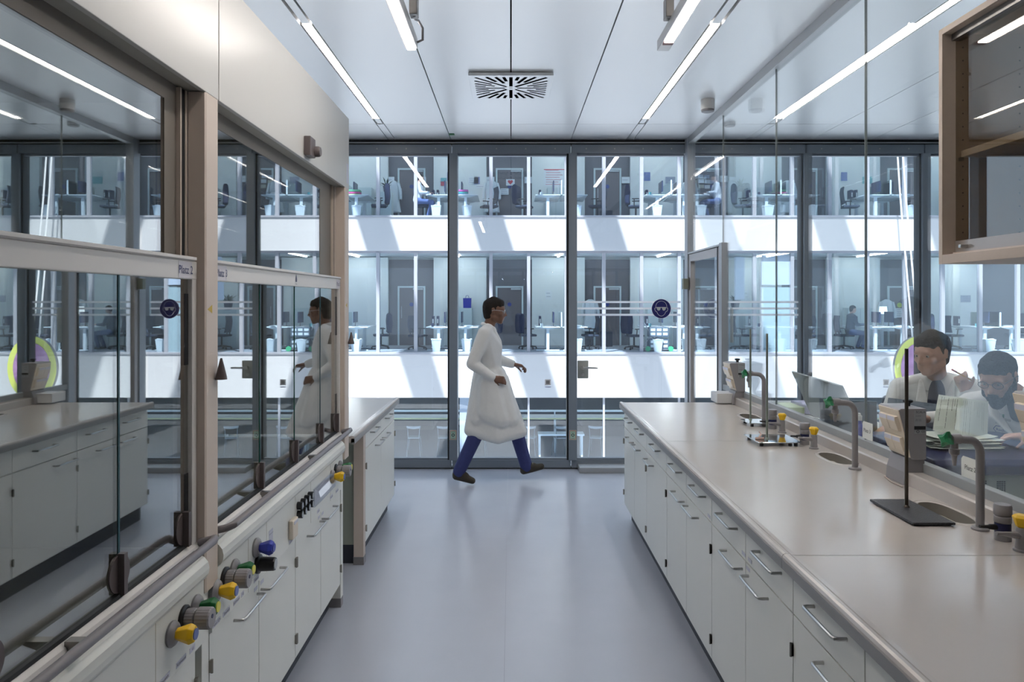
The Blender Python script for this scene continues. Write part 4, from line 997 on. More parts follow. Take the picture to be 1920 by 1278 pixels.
blob('dark_shirt', [[((2.465, 4.155, 1.20), .045), ((2.42, 4.10, 1.10), .045), ((2.40, 4.10, 1.04), .02)]], .007, mat('navy shirt', (.012, .015, .035), .9), p2, 2)
def lapel(parent, a, b, c_, r=.012): blob('lapel', [[(a, r), (b, r), (c_, r*.7)]], .005, COAT, parent, 2)
lapel(p2, (2.505, 4.07, 1.225), (2.46, 4.02, 1.10), (2.405, 4.055, 1.0)); lapel(p2, (2.385, 4.19, 1.215), (2.345, 4.15, 1.10), (2.385, 4.075, 1.0))
t = thing('pencil', 'red-tipped yellow pencil held beside the seated person\'s cheek', 'pencil', (2.50, 4.0, 1.26))
MB().cyl((2.555, 3.985, 1.235), (2.455, 3.965, 1.285), .0045, n=6).build('shaft', mat('pencil orange', (.55, .28, .06), .5), t)
MB().cyl((2.455, 3.965, 1.285), (2.425, 3.959, 1.300), .0048, n=8).build('red_tip', mat('pencil red', (.45, .06, .05), .5), t)
def badge(parent, c, xd, up, s=1.0, extras=True):
    c = Vector(c); xd = Vector(xd).normalized(); up = Vector(up); up = (up-xd*up.dot(xd)).normalized()
    hx = [(-.040, 0), (-.026, .020), (.026, .020), (.040, 0), (.026, -.020), (-.026, -.020)]
    n = xd.cross(up); m = MB()
    for i in range(6):
        a = Vector(hx[i]); b = Vector(hx[(i+1) % 6]); d = (b-a).normalized(); q = Vector((-d.y, d.x))*.0018
        P = [a-q, b-q, b+q, a+q]; m.poly([c+xd*p.x*s+up*p.y*s for p in P])
    m.text('Roche', c, .019*s, xd, up)
    m.build('chest_emblem', mat('emblem blue', (.03, .06, .35), .6), parent, recalc=False)
from mathutils.bvhtree import BVHTree
def emblem_on(root, target, size=1.0):
    """chest emblem laid onto the coat, found along the line from the lens to a chest point"""
    coat = [c for c in root.children if c.name.startswith('lab_coat')][0]; off = coat.parent.location
    bv = BVHTree.FromPolygons([v.co+off for v in coat.data.vertices], [list(p.vertices) for p in coat.data.polygons])
    o = Vector((0, 0, H)); d = (Vector(target)-o).normalized(); hit, n, _, _ = bv.ray_cast(o+d*1.5, d)
    if hit is None: print('no hit'); return None
    if n.dot(d) > 0: n = -n
    n = (n*.5-d*.5).normalized()
    xd = Vector((0, 0, 1)).cross(n).normalized(); up = n.cross(xd).normalized()
    def on(u, v):
        p = hit+xd*u*size+up*v*size; h, nn, _, _ = bv.ray_cast(p+n*.08, -n)
        return (h if h is not None else p)+n*.0016
    m = MB(); hx = [(-.040, 0), (-.026, .020), (.026, .020), (.040, 0), (.026, -.020), (-.026, -.020)]
    for i in range(6):
        a = Vector(hx[i]); b = Vector(hx[(i+1) % 6]); dd = (b-a).normalized(); q = Vector((-dd.y, dd.x))*.0014
        for k in range(4):
            c = a+(b-a)*k/4; e = a+(b-a)*(k+1)/4; m.poly([on(*(c-q)), on(*(e-q)), on(*(e+q)), on(*(c+q))])
    vs, fs = text_mesh('Roche', .021); m.add([on(v.x, v.y) for v in vs], fs)
    m.build('chest_emblem', mat('emblem blue', (.02, .04, .30), .6), root, recalc=False)
    m = MB(); f_ = [(-.045, .075), (.045, .062), (.045, .050), (-.045, .063)]
    m.poly([on(u, v) for u, v in f_]); m.build('pocket_flap', mat('pocket seam grey', (.45, .45, .45), .8), root, recalc=False)
    return on
emblem_on(p2, (2.335, 4.05, 1.11))
# second seated person, bearded, reading
J = dict(head=(2.475, 3.66, 1.285), face=(-.72, -.52, -.42), up=(-.2, -.12, 1), neck=(2.615, 3.74, 1.20), sL=(2.76, 3.55, 1.13), sR=(2.50, 3.90, 1.12), chest=(2.68, 3.76, 1.04), waist=(2.74, 3.82, .88), hips=(2.80, 3.88, .70),
         eL=(2.62, 3.40, .99), wL=(2.42, 3.36, 1.045), hLd=(-1, .1, 0), hLn=(0, 0, 1), eR=(2.32, 3.88, 1.03), wR=(2.14, 3.70, 1.07), hRd=(-.85, -.5, .1), hRn=(-.2, .3, 1),
         pL=(2.84, 3.78, .67), pR=(2.78, 3.96, .67), kL=(2.78, 3.50, .63), kR=(2.68, 4.05, .63), aL=(2.84, 3.55, .34), aR=(2.76, 4.02, .34), tL=(2.76, 3.45, .30), tR=(2.66, 4.0, .30))
p3, HM3 = person('seated bearded person in a white lab coat and safety glasses reading printed sheets', J, SKIN1, (2.8, 3.88, .3), beard=True, spec=True, hands=(.5, .5), legs=mat('dark trousers', (.03, .035, .05), .85), hairm=mat('black hair', (.010, .011, .016), .8, bump=1, nscale=90, spec=.15))
blob('dark_shirt', [[((2.60, 3.70, 1.165), .05), ((2.58, 3.66, 1.10), .04)]], .007, mat('black shirt', (.01, .01, .012), .9), p3, 2)
lapel(p3, (2.66, 3.60, 1.19), (2.60, 3.56, 1.08), (2.575, 3.60, .98)); lapel(p3, (2.53, 3.82, 1.18), (2.50, 3.74, 1.08), (2.555, 3.65, .98))
on3 = emblem_on(p3, (2.385, 3.50, 1.05))
if on3:
    for i, (q, mm) in enumerate(((-.020, NAVY), (-.006, BLACK), (.010, GREEN))):
        a = on3(q, .036); b_ = on3(q, .085); MB().tube([a, b_], .0045, 8).build('pocket_pen', mm, p3)
# held sheet
t = thing('printed_sheet', 'printed A4 sheet held upright by the bearded person', 'paper', (2.2, 3.5, 1.1))
m = MB(); N = 10; A = Vector((2.115, 3.56, 1.215)); B = Vector((2.295, 3.46, 1.195)); C_ = Vector((2.015, 3.44, 1.06)); D = Vector((2.25, 3.40, 1.005))
top = []
for i in range(N+1):
    for j in range(N+1):
        u, v = i/N, j/N; p = (A*(1-u)+B*u)*(1-v)+(C_*(1-u)+D*u)*v; p += Vector((0, -.03*math.sin(PI*u), .012*math.sin(PI*v))); top.append(p)
nf = (B-A).cross(C_-A).normalized()*.0006
fs = [[i*(N+1)+j, (i+1)*(N+1)+j, (i+1)*(N+1)+j+1, i*(N+1)+j+1] for i in range(N) for j in range(N)]
K = len(top); m.add(top+[p-nf for p in top], fs+[[a+K for a in f[::-1]] for f in fs], True).build('sheet', mat('sheet grey green', (.52, .56, .50), .7), t)
l = MB(); random.seed(5)
def SP(u, v):
    p = (A*(1-u)+B*u)*(1-v)+(C_*(1-u)+D*u)*v; return p+Vector((0, -.03*math.sin(PI*u), .012*math.sin(PI*v)))+Vector((-.0004, -.0016, .0004))
for i in range(24):
    u = .06+.9*i/24; v0 = .06; v1 = random.uniform(.3, .95) if random.random() < .8 else .15; w_ = .006 if i < 8 else .003
    if random.random() < .18: continue
    n_ = 6
    for k in range(n_): 
        a, b = v0+(v1-v0)*k/n_, v0+(v1-v0)*(k+.85)/n_
        l.poly([SP(u, a), SP(u+w_, a), SP(u+w_, b), SP(u, b)])
l.build('printed_lines', INK, t, recalc=False)
def office_chair(name, label, x, y, z, yaw, seat=.46, m=None, grp=None, tall=False):
    m = m or mat('dark office fabric', (.035, .045, .07), .8)
    t = thing(name, label, 'chair', (0, 0, 0), grp)
    MB().bbox(-.24, .24, -.24, .24, seat-.05, seat+.02, .03).build('seat', m, t)
    b = MB(); prof = [(-.21, seat+.08), (-.25, seat+.25), (-.27, seat+.45), (-.24, seat+.62), (-.21, seat+.62), (-.235, seat+.45), (-.21, seat+.25), (-.17, seat+.08)]
    b.prism(prof, 'y', -.21, .21); b.build('backrest', m, t, bevel=.02)
    MB().tube([(0, 0, seat-.05), (0, 0, .10)], .028).tube([(-.05, 0, seat-.04), (-.26, 0, seat-.02), (-.27, 0, seat+.2)], .02).build('column', BLACK, t)
    f = MB()
    for k in range(5):
        a = 2*PI*k/5; f.tube([(0, 0, .12), (.29*math.cos(a), .29*math.sin(a), .075)], [.03, .018]); f.cyl((.29*math.cos(a), .29*math.sin(a)-.015, .032), (.29*math.cos(a), .29*math.sin(a)+.015, .032), .03, n=12)
    f.build('star_base', BLACK, t)
    for s in (-1, 1): MB().tube([(-.05, s*.25, seat-.02), (-.05, s*.28, seat+.18), (-.12, s*.28, seat+.2), (.12, s*.28, seat+.2)], .016).build('armrest', BLACK, t)
    t.location = (x, y, z); t.rotation_euler = (0, 0, yaw)
    return t
def lab_stool(label, x, y, yaw):
    t = thing('lab_chair', label, 'chair', (0, 0, 0), 'lab chairs behind the partition'); m = mat('blue black vinyl', (.015, .022, .05), .45)
    MB().lathe([(.20, .50), (.215, .52), (.21, .545), (.19, .555)], (0, 0, 0)).build('seat', m, t)
    b = MB().prism([(-.19, .62), (-.23, .68), (-.245, .80), (-.24, .92), (-.22, 1.02), (-.19, 1.05), (-.18, 1.02), (-.2, .9), (-.205, .8), (-.19, .70), (-.16, .62)], 'y', -.17, .17).build('backrest', m, t, bevel=.025)
    MB().tube([(0, 0, .50), (0, 0, .08)], .025).tube([(0, 0, .48), (-.22, 0, .50), (-.25, 0, .75)], .014).build('column', DSTEEL, t)
    r_ = MB()
    for k in range(5):
        a = 2*PI*k/5; r_.tube([(0, 0, .1), (.27*math.cos(a), .27*math.sin(a), .05)], .016); r_.cyl((.27*math.cos(a), .27*math.sin(a), 0), (.27*math.cos(a), .27*math.sin(a), .05), .025, n=10)
    r_.tube([(.18*math.cos(a), .18*math.sin(a), .26) for a in [2*PI*k/20 for k in range(21)]], .010).tube([(-.18, 0, .26), (.18, 0, .26)], .009); r_.build('star_base', DSTEEL, t)
    t.location = (x, y, 0); t.rotation_euler = (0, 0, yaw)
lab_stool('dark lab chair under the person holding the pencil', 2.60, 4.32, 3.7)
lab_stool('dark lab chair under the bearded reader', 2.84, 3.92, 3.9)
lab_stool('dark blue lab chair back standing between the two seated people', 2.64, 4.62, 4.6)
# ================================================================== ATRIUM AND OPPOSITE BUILDING
FY = 21.7
BWH = mat('white render facade', (.46, .48, .51), .7)
MUL = mat('pale metal mullion', (.33, .35, .40), .4, .2)
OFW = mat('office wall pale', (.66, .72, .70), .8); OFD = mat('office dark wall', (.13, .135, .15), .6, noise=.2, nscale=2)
OFC = mat('office ceiling', (.6, .65, .66), .8); OFF = mat('office carpet', (.22, .25, .28), .9)
bx0, bx1 = -9.7, 19.2
bl = thing('office_building', 'white building across the atrium with ribbon windows and sunlit parapets', 'building', (4, FY, -3.25))
b = MB()
for za, zb in ((3.17, 4.17), (-1.23, .07), (7.3, 8.6)): b.box(bx0, bx1, FY-.14, FY+.16, za, zb)
b.build('parapet', BWH, bl)
b = MB()
for z in (4.17, .07): b.box(bx0, bx1, FY-.17, FY+.16, z, z+.055)
b.build('sill', MUL, bl)
b = MB()
for z in (3.10, 7.2): b.box(bx0, bx1, FY-.03, FY+.06, z, z+.075)
b.box(bx0, bx1, FY-.05, FY+.06, -3.25, -3.17)
b.build('transom', MUL, bl)
b = MB()
for za, zb in ((3.20, 4.20), (-1.2, .10), (7.3, 8.0)): b.box(bx0, bx1, FY+.16, 28.5, za, zb)
b.build('slab', OFC, bl)
BX(bx0, bx1, FY+.17, 25.3, .10, .12).build('carpet', OFF, bl); BX(bx0, bx1, FY+.17, 25.3, 4.20, 4.22).build('carpet', OFF, bl)
b = MB(); b.box(bx0, bx1, 25.25, 25.4, .12, 3.2).box(bx0, bx1, 25.25, 25.4, 4.22, 7.3); b.box(bx0-.2, bx0, FY-.14, 28.6, -3.25, 8.6).box(bx1, bx1+.2, FY-.14, 28.6, -3.25, 8.6)
for fl in (.12, 4.22):
    for n in range(-1, 7):
        xa = -2.68+3.41*n; xe = -.85+3.41*n
        b.box(xa, xe, 24.95, 25.25, fl, fl+3.05)
b.build('office_wall', OFW, bl)
b = MB()
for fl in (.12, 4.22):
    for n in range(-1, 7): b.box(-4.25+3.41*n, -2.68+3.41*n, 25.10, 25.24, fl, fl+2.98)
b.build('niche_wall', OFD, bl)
BX(bx0, bx1, 28.3, 28.5, -3.25, -1.2).build('ground_wall', mat('ground floor wall', (.10, .115, .13), .8, noise=.5, nscale=.9), bl)
BX(bx0, bx1, FY-.1, 28.5, -3.4, -3.25).build('ground_floor', mat('ground floor pale', (.20, .21, .22), .4), bl)
for k in range(-5, 20):
    x = -4.0+1.133*k
    for za, zb in ((.12, 3.12), (4.22, 7.22)): BX(x-.05, x+.05, FY-.06, FY+.06, za, zb).build('mullion', MUL, bl)
    if k % 2 == 0: BX(x-.03, x+.03, FY-.03, FY+.03, -3.2, -1.23).build('ground_post', MUL, bl)
for za, zb in ((.12, 3.12), (4.22, 7.22), (-3.2, -1.23)):
    BX(bx0, bx1, FY+.005, FY+.012, za, zb).build('window_band', GL_OFF, bl)
for z in (3.13, 7.23):
    m = MB()
    for n in range(-1, 7):
        x = -1.8+3.41*n; m.box(x-.03, x+.03, 22.3, 24.6, z+.03, z+.05)
    m.build('office_ceiling_light', LAMPO, bl)
m = MB()
for k in range(3): m.box(bx0+1, bx1-1, 23.6+k*1.8, 23.63+k*1.8, -1.23, -1.205)
m.build('ground_ceiling_light', mat('ground lamp', (1, .95, .88), .4, emit=6), bl)
o = struct(BX(-14, 24, WY+.15, FY-.1, -3.45, -3.25).build('floor_atrium', mat('atrium floor', (.56, .58, .61), .6)), 'pale atrium floor below the lab')
# own facade bands, above and below the window
ob = thing('own_facade', 'white facade bands of the lab building above and below the window wall', 'facade', (1, WY, 0))
BX(-14, 24, WY+.13, WY+.30, -1.3, -.02).build('band', BWH, ob); BX(-14, 24, WY+.13, WY+.30, 3.3, 4.4).build('band', BWH, ob)
BX(-14, 24, WY+.13, WY+.3, 4.4, 9.5).build('upper_wall', mat('upper wall grey', (.35, .37, .40), .6), ob)
BX(-14, 24, WY+.13, WY+.3, -3.25, -1.3).build('lower_wall', mat('upper wall grey', (.35, .37, .40)), ob)
# roof beams crossing the atrium, they throw the slanted shadow bands
rf = thing('atrium_roof', 'white cross beams of the glazed atrium roof', 'roof', (1, 14, 17))
# at z=4.17 the shadow spans x=-4.50..-3.50 ; beam height zb, slope .31 in x per unit z
zb = 16.0; dx = .31*(zb-4.17)
for n in range(-2, 9):
    xa = -4.65-dx+3.41*n; BX(xa, xa+1.02, WY-2, FY+.3, zb, zb+.05).build('roof_beam', BWH, rf)
# ------------------------------------------------------------------ office furniture prototypes (built at the origin, then placed)
DESKM = mat('white desk', (.72, .78, .78), .4)
def desk():
    t = thing('office_desk', '', 'desk', (0, 0, 0))
    MB().bbox(-.385, .385, -.75, .75, .715, .74, .004).build('desk_top', DESKM, t)
    for y in (-.62, .62):
        MB().bbox(-.045, .045, y-.04, y+.04, .03, .69, .004).build('leg', DESKM, t)
        m = MB().bbox(-.36, .36, y-.04, y+.04, 0, .03, .006); m.prism([(-.3, .715), (.3, .715), (.1, .66), (-.1, .66)], 'y', y-.03, y+.03); m.build('foot', DESKM, t)
    return t
def monitor():
    t = thing('monitor', '', 'monitor', (0, 0, 0))
    MB().bbox(-.02, .015, -.27, .27, .12, .46, .006).build('screen', mat('monitor blue black', (.03, .04, .09), .25), t)
    MB().bbox(-.02, .0, -.02, .02, .0, .2, .003).bbox(-.09, .07, -.11, .11, 0, .012, .004).build('stand', GREYPL, t)
    return t
def bin_():
    t = thing('waste_bin', '', 'bin', (0, 0, 0))
    vs = []
    for (h, z) in ((.11, 0), (.145, .33), (.152, .34), (.152, .37), (.138, .37), (.10, .02)):
        for sx, sy in ((-1, -1), (1, -1), (1, 1), (-1, 1)): vs.append((sx*h, sy*h*.9, z))
    MB().add(vs, [[i*4+k, i*4+(k+1) % 4, i*4+4+(k+1) % 4, i*4+4+k] for i in range(5) for k in range(4)]+[[3, 2, 1, 0], [20, 21, 22, 23]]).build('bin_body', DESKM, t)
    m = MB(); m.tube([(.14*math.cos(a)*1.05, .13*math.sin(a)*1.05, .365+.015*math.sin(3*a)) for a in [2*PI*k/20 for k in range(21)]], .012, 6); m.build('bin_liner', mat('bin liner', (.7, .76, .78), .5), t)
    return t
def door():
    t = thing('office_door', '', 'door', (0, 0, 0))
    f = MB(); f.box(-.48, -.42, -.04, .02, 0, 2.06); f.box(.42, .48, -.04, .02, 0, 2.06); f.box(-.42, .42, -.04, .02, 2.0, 2.06); f.build('door_frame', mat('door frame pale', (.50, .60, .60), .5), t)
    BX(-.42, .42, -.02, .01, .01, 2.0).build('door_leaf', mat('door leaf grey brown', (.14, .13, .135), .5), t)
    MB().tube([(-.34, -.02, .95), (-.34, -.06, .95), (-.34, -.06, 1.35), (-.34, -.02, 1.35)], .012).build('door_handle', STEEL, t)
    MB().bbox(.05, .40, -.06, -.02, 1.93, 1.985, .004).build('door_closer', mat('closer pale', (.45, .5, .52), .5), t)
    MB().cyl((0, -.0205, 1.42), (0, -.024, 1.42), .07, n=24, smooth=False).build('round_sign', mat('office sign blue', (.02, .05, .25), .5), t)
    return t
def screen():
    t = thing('desk_screen', '', 'desk screen', (0, 0, 0))
    BX(-.008, .008, -.74, .74, .74, 1.18).build('pane', glass('frosted office screen', .05, (.72, .82, .84)), t)
    MB().bbox(-.02, .02, -.75, -.71, .74, 1.19, .004).bbox(-.02, .02, .71, .75, .74, 1.19, .004).build('post', DESKM, t)
    return t
def cabinet_o():
    t = thing('storage_cabinet', '', 'cabinet', (0, 0, 0))
    MB().bbox(-.42, .42, -.2, .2, 0, 1.30, .004).build('body', mat('pale storage', (.50, .60, .60), .6), t)
    MB().bbox(-.415, -.003, -.215, -.2, .03, 1.28, .002).build('door', mat('pale storage', (.5, .6, .6)), t)
    MB().bbox(.003, .415, -.215, -.2, .03, 1.28, .002).build('door', mat('pale storage', (.5, .6, .6)), t)
    return t
def coat_():
    t = thing('hanging_lab_coat', '', 'coat', (0, 0, 0)); random.seed(11)
    sec = [(.06, 1.60), (.20, 1.52), (.22, 1.30), (.20, 1.0), (.26, .62), (.28, .50)]; n = 20; vs = []
    for r, z in sec:
        for k in range(n):
            a = 2*PI*k/n; vs.append((r*math.cos(a)*(1+.08*math.sin(5*a)), r*.45*math.sin(a)*(1+.15*math.sin(7*a+z)), z))
    MB().add(vs, [[i*n+k, i*n+(k+1) % n, (i+1)*n+(k+1) % n, (i+1)*n+k] for i in range(5) for k in range(n)]+[list(range(n))], True).build('coat_body', mat('office coat pale', (.56, .64, .67), .8), t)
    for s in (-1, 1): MB().tube([(s*.19, 0, 1.5), (s*.27, 0, 1.2), (s*.28, -.02, .95)], [.06, .055, .05], 10).build('sleeve', mat('office coat pale', (.56, .64, .67)), t)
    return t
def binders():
    t = thing('binder', '', 'binder', (0, 0, 0)); MB().bbox(-.035, .035, -.13, .13, 0, .31, .003).build('binder_case', NAVY, t); BX(-.02, .02, -.1315, -.13, .08, .22).build('spine_label', PAPER, t); return t
PROTO = dict(desk=desk(), mon=monitor(), bin=bin_(), door=door(), scr=screen(), cab=cabinet_o(), coat=coat_(), bnd=binders(),
             chair=office_chair('office_chair', '', 0, 0, 0, 0), jac=office_chair('office_chair', '', 0, 0, 0, 0))
# jacket over the backrest of the second chair type
j = PROTO['jac']
MB().prism([(-.33, .52), (-.36, .8), (-.34, 1.10), (-.27, 1.16), (-.19, 1.12), (-.17, .9), (-.2, .5)], 'y', -.27, .27).build('jacket', mat('navy jacket', (.015, .02, .05), .9), j, bevel=.04)
USED = set()
def put(k, x, y, z, rz, label, group):
    p = PROTO[k]
    if k in USED: r = copy_tree(p, (x, y, z), rz, label, group)
    else:
        USED.add(k); r = p; r.location = (x, y, z); r.rotation_euler = (0, 0, rz); r['label'] = label; r['group'] = group
    return r
ORD = ['first', 'second', 'third', 'fourth', 'fifth', 'sixth', 'seventh', 'eighth']
rnd = random.Random(4)
for fl, fn in ((.12, 'lower'), (4.22, 'upper')):
    for n in range(-1, 6):
        i = n+1; where = '%s bay of the %s floor opposite' % (ORD[i], fn); G = lambda s: s+' in the opposite offices'
        xl, xr = -2.25+3.4*n, -1.41+3.4*n
        put('desk', xl, 23.05, fl, 0, 'white desk, left of its pair, '+where, G('white desks'))
        put('desk', xr, 23.05, fl, 0, 'white desk, right of its pair, '+where, G('white desks'))
        if i % 2 == 0 or fn == 'upper': put('scr', (xl+xr)/2, 23.05, fl, 0, 'pale divider screen between two desks, '+where, G('divider screens'))
        put('jac' if rnd.random() < .35 else 'chair', xl-.62+rnd.uniform(-.15, .1), 22.75+rnd.uniform(0, .5), fl, rnd.uniform(-.4, .4), 'dark office chair left of the desk pair, '+where, G('office chairs'))
        put('jac' if rnd.random() < .35 else 'chair', xr+.62+rnd.uniform(-.1, .15), 22.75+rnd.uniform(0, .5), fl, PI+rnd.uniform(-.4, .4), 'dark office chair right of the desk pair, '+where, G('office chairs'))
        put('mon', xl+.18, 22.75, fl+.741, PI, 'dark monitor facing left, '+where, G('monitors'))
        put('mon', xr-.14, 22.95, fl+.741, 0, 'dark monitor facing right, '+where, G('monitors'))
        if (n+2) % 3: put('bin', xl-.05, 22.15, fl, rnd.uniform(-.2, .2), 'white waste bin below the left desk, '+where, G('waste bins'))
        put('bin', xr+.05, 22.17, fl, rnd.uniform(-.2, .2), 'white waste bin below the right desk, '+where, G('waste bins'))
        put('door', -3.46+3.41*n, 25.08, fl, 0, 'grey-brown door with round blue sign, '+where, G('office doors'))
        if i % 2 == (fn == 'lower'): put('cab', -1.75+3.41*n, 24.7, fl, 0, 'pale storage cabinet by the back wall, '+where, G('storage cabinets'))
        if (i+(fn == 'upper')) % 3 != 1: put('coat', -3.46-.62+3.41*n, 24.85, fl, 0, 'pale lab coat hanging beside the door, '+where, G('hanging lab coats'))
        for q in range(3):
            if (i+q) % 2: put('bnd', xl-.28+q*.075, 23.5, fl+.741, 0, '%s dark blue binder on the left desk, %s' % (ORD[q], where), G('binders'))
rnd = random.Random(9)
def card(x, y, z, w_, h, m, label, nm='poster', lines=0, lm=None):
    t = thing(nm, label, nm.replace('_', ' '), (x, y, z))
    BX(x-w_/2, x+w_/2, y-.012, y, z-h/2, z+h/2).build('sheet', m, t)
    if lines:
        l = MB()
        for k in range(lines):
            zz = z+h/2-(k+.8)*h/(lines+.6); ww = w_*(.4 if k % 3 else .42); l.box(x-ww, x+ww*(.5+.5*((k*7) % 5)/4), y-.014, y-.012, zz-h*.012-.003, zz+h*.012+.003)
        l.build('printed_line', lm or mat('poster ink', (.15, .2, .3), .7), t)
    return t
U = 4.22; Lw = .12; WB = 24.94; DBK = 25.04
PK = mat('poster white', (.66, .72, .73), .8); RED = mat('poster red', (.55, .05, .07), .7); TEAL = mat('poster teal', (.12, .42, .45), .7)
t = card(1.5, WB, 5.94, .72, .62, PK, 'year planner with red header on the upper office wall', 'wall_calendar', 7, mat('planner red', (.5, .2, .25), .7))
BX(1.14, 1.86, WB-.015, WB-.012, 6.20, 6.225).build('header', RED, t)
t = card(-.02, DBK-.02, 5.78, .30, .22, PK, 'white sheet with a red heart on the upper grey door', 'heart_drawing')
h_ = [(0, -.085)]+[(.09*math.sin(a)**3*1.0, .0056*(13*math.cos(a)-5*math.cos(2*a)-2*math.cos(3*a)-math.cos(4*a))) for a in [PI-2*PI*k/24 for k in range(1, 24)]]
MB().poly([(-.02+u, DBK-.036, 5.79+v) for u, v in h_]).build('heart', RED, t, recalc=False)
card(-.22, DBK-.02, 5.46, .28, .22, PK, 'white printed sheet low on the upper grey door, left', 'paper_notice', 3); card(.18, DBK-.02, 5.46, .28, .22, mat('photo grey', (.3, .35, .42), .6), 'dark photo sheet low on the upper grey door, right', 'photo')
card(-2.33, WB, 5.86, .2, .12, TEAL, 'teal half of a small two-colour poster on the upper wall', 'poster', 2); card(-2.33, WB, 5.72, .2, .14, RED, 'red half of a small two-colour poster on the upper wall', 'poster', 2)
card(-1.18, WB, 5.83, .2, .25, mat('photo blue', (.12, .18, .40), .6), 'dark blue photo poster on the upper wall left of the door with the heart', 'photo'); card(-1.02, WB, 5.62, .42, .1, PK, 'long narrow strip of photos on the upper office wall', 'photo_strip', 1)
for x, z in ((-3.1, 5.86), (-4.2, 5.86), (-.72, 5.86), (.62, 5.86), (4.0, 5.86), (7.4, 5.9)): card(x, DBK-.02, z, .30, .22, PK, 'white name plate on the upper dark wall near %s' % ('the left end' if x < -4 else 'the hood edge' if x < -3 else 'the heart drawing, left side' if x < 0 else 'the heart drawing, right side' if x < 1 else 'the partition post' if x < 5 else 'the neighbouring lab'), 'name_plate', 1)
rr_ = random.Random(2)
for q in range(14):
    x = 6.15+(q % 5)*.21+rr_.uniform(-.04, .04); z = 5.62+(q//5)*.17+rr_.uniform(-.02, .02)
    o = BX(x-.09, x+.09, WB-.012, WB, z-.06, z+.06).build('photo_print', mat('print %d' % (q % 4), [(.45, .52, .6), (.25, .32, .45), (.5, .5, .4), (.6, .66, .7)][q % 4], .6), loc=(x, WB, z)); tag(o, 'small photo print in the cluster on the upper office wall', 'photo', 'photo prints on the upper office wall')
for x, z, c_, nm in ((-4.95, 5.02, (.30, .55, .12), 'green'), (-4.95, 5.09, (.45, .06, .20), 'pink'), (-4.95, 5.16, (.10, .35, .18), 'dark green'), (-1.55, 5.02, (.12, .12, .45), 'violet'), (-1.55, 5.09, (.06, .3, .3), 'teal'), (-1.55, 5.16, (.5, .1, .35), 'magenta')):
    o = MB().bbox(x-.2, x+.2, 22.6, 22.9, z-.058+0, z, .006).build('storage_tray', mat('tray '+nm, c_, .5), loc=(x, 22.7, z)); tag(o, '%s plastic tray in a stack on the %s upper desk' % (nm, 'far left' if x < -4 else 'second'), 'tray')
card(8.05, FY+.03, 2.6, .98, .9, mat('white blind', (.58, .60, .64), .8), 'white opaque board filling the upper part of a lower office window', 'blind'); card(8.05, FY+.03, 1.1, .98, 1.95, mat('mint blind', (.42, .50, .49), .8), 'pale mint board filling the lower part of a lower office window', 'blind')
card(6.9, FY+.05, 2.35, .3, 1.3, mat('white blind', (.74, .76, .80)), 'narrow white board behind a lower office window', 'blind')
card(13.5-.02, DBK-.02, 1.25, .22, .32, PK, 'white notice below a green dot on the far right lower door', 'paper_notice', 4)
o = MB().cyl((13.5, DBK-.02, 1.52), (13.5, DBK-.035, 1.52), .085, n=24, smooth=False).build('green_dot', mat('lime', (.42, .55, .08), .5), loc=(13.5, DBK, 1.52)); tag(o, 'lime green dot sign on the far right lower door', 'sign')
SH = mat('shelf board', (.35, .38, .42), .6)
for fl, fn in ((Lw, 'lower'), (U, 'upper')):
    for n in range(0, 6):
        x = -1.75+3.41*n; wh = '%s bay of the %s floor opposite' % (ORD[n+1], fn)
        if (n+(fn == 'upper')) % 2:
            card(x+.45, WB, fl+1.62, .34, .24, [PK, TEAL, mat('photo grey', (.3, .35, .42))][n % 3], 'pinned sheet on the back wall, '+wh, 'pinned_sheet', 3)
            card(x-.35, WB, fl+1.75, .21, .30, [mat('photo blue', (.12, .18, .40)), PK][n % 2], 'upright pinned sheet on the back wall, '+wh, 'pinned_sheet', 2)
        m_ = MB().bbox(x+.05-.25, x+.05+.25, 22.6, 22.9, fl+.742, fl+.80, .004).build('paper_tray', [SH, DESKM, mat('binder grey', (.2, .22, .3), .6)][n % 3], loc=(x, 22.7, fl+.742)) if False else None
        o = MB().lathe([(.035, 0), (.042, .1), (.038, .1), (.032, .01)], (-2.25+3.4*n-.2, 22.5, fl+.741)).build('mug', [NAVY, DESKM, TEAL][n % 3], loc=(-2.25+3.4*n-.2, 22.5, fl+.741)); tag(o, 'mug on the left desk, '+wh, 'mug', 'mugs in the opposite offices')
        o = MB().bbox(-1.41+3.4*n-.05, -1.41+3.4*n+.22, 22.4, 22.8, fl+.741, fl+.775, .003).build('paper_stack', PK, loc=(-1.41+3.4*n, 22.6, fl+.741)); tag(o, 'low stack of papers on the right desk, '+wh, 'papers', 'paper stacks in the opposite offices')
        o = MB().bbox(-.36+3.41*n-.0, -.36+3.41*n+.38, 24.3, 24.6, fl, fl+.5, .01).build('rucksack', mat('rucksack dark', (.03, .04, .06), .8), loc=(-.36+3.41*n, 24.4, fl)) if n % 3 == 1 else None
        if o: tag(o, 'dark bag standing on the floor, '+wh, 'bag')
t = thing('desk_lamp', 'lit desk lamp with pale shade behind the seated office worker', 'lamp', (12.2, 23.6, .86))
MB().lathe([(.13, .38), (.11, .62), (.10, .62), (.12, .38)], (12.2, 23.6, .86)).build('lamp_shade', mat('lit shade', (.95, .95, .9), .6, emit=1.2), t); MB().cyl((12.2, 23.6, .86), (12.2, 23.6, 1.3), .012).lathe([(.08, 0), (.08, .015)], (12.2, 23.6, .862)).build('lamp_base', STEEL, t)
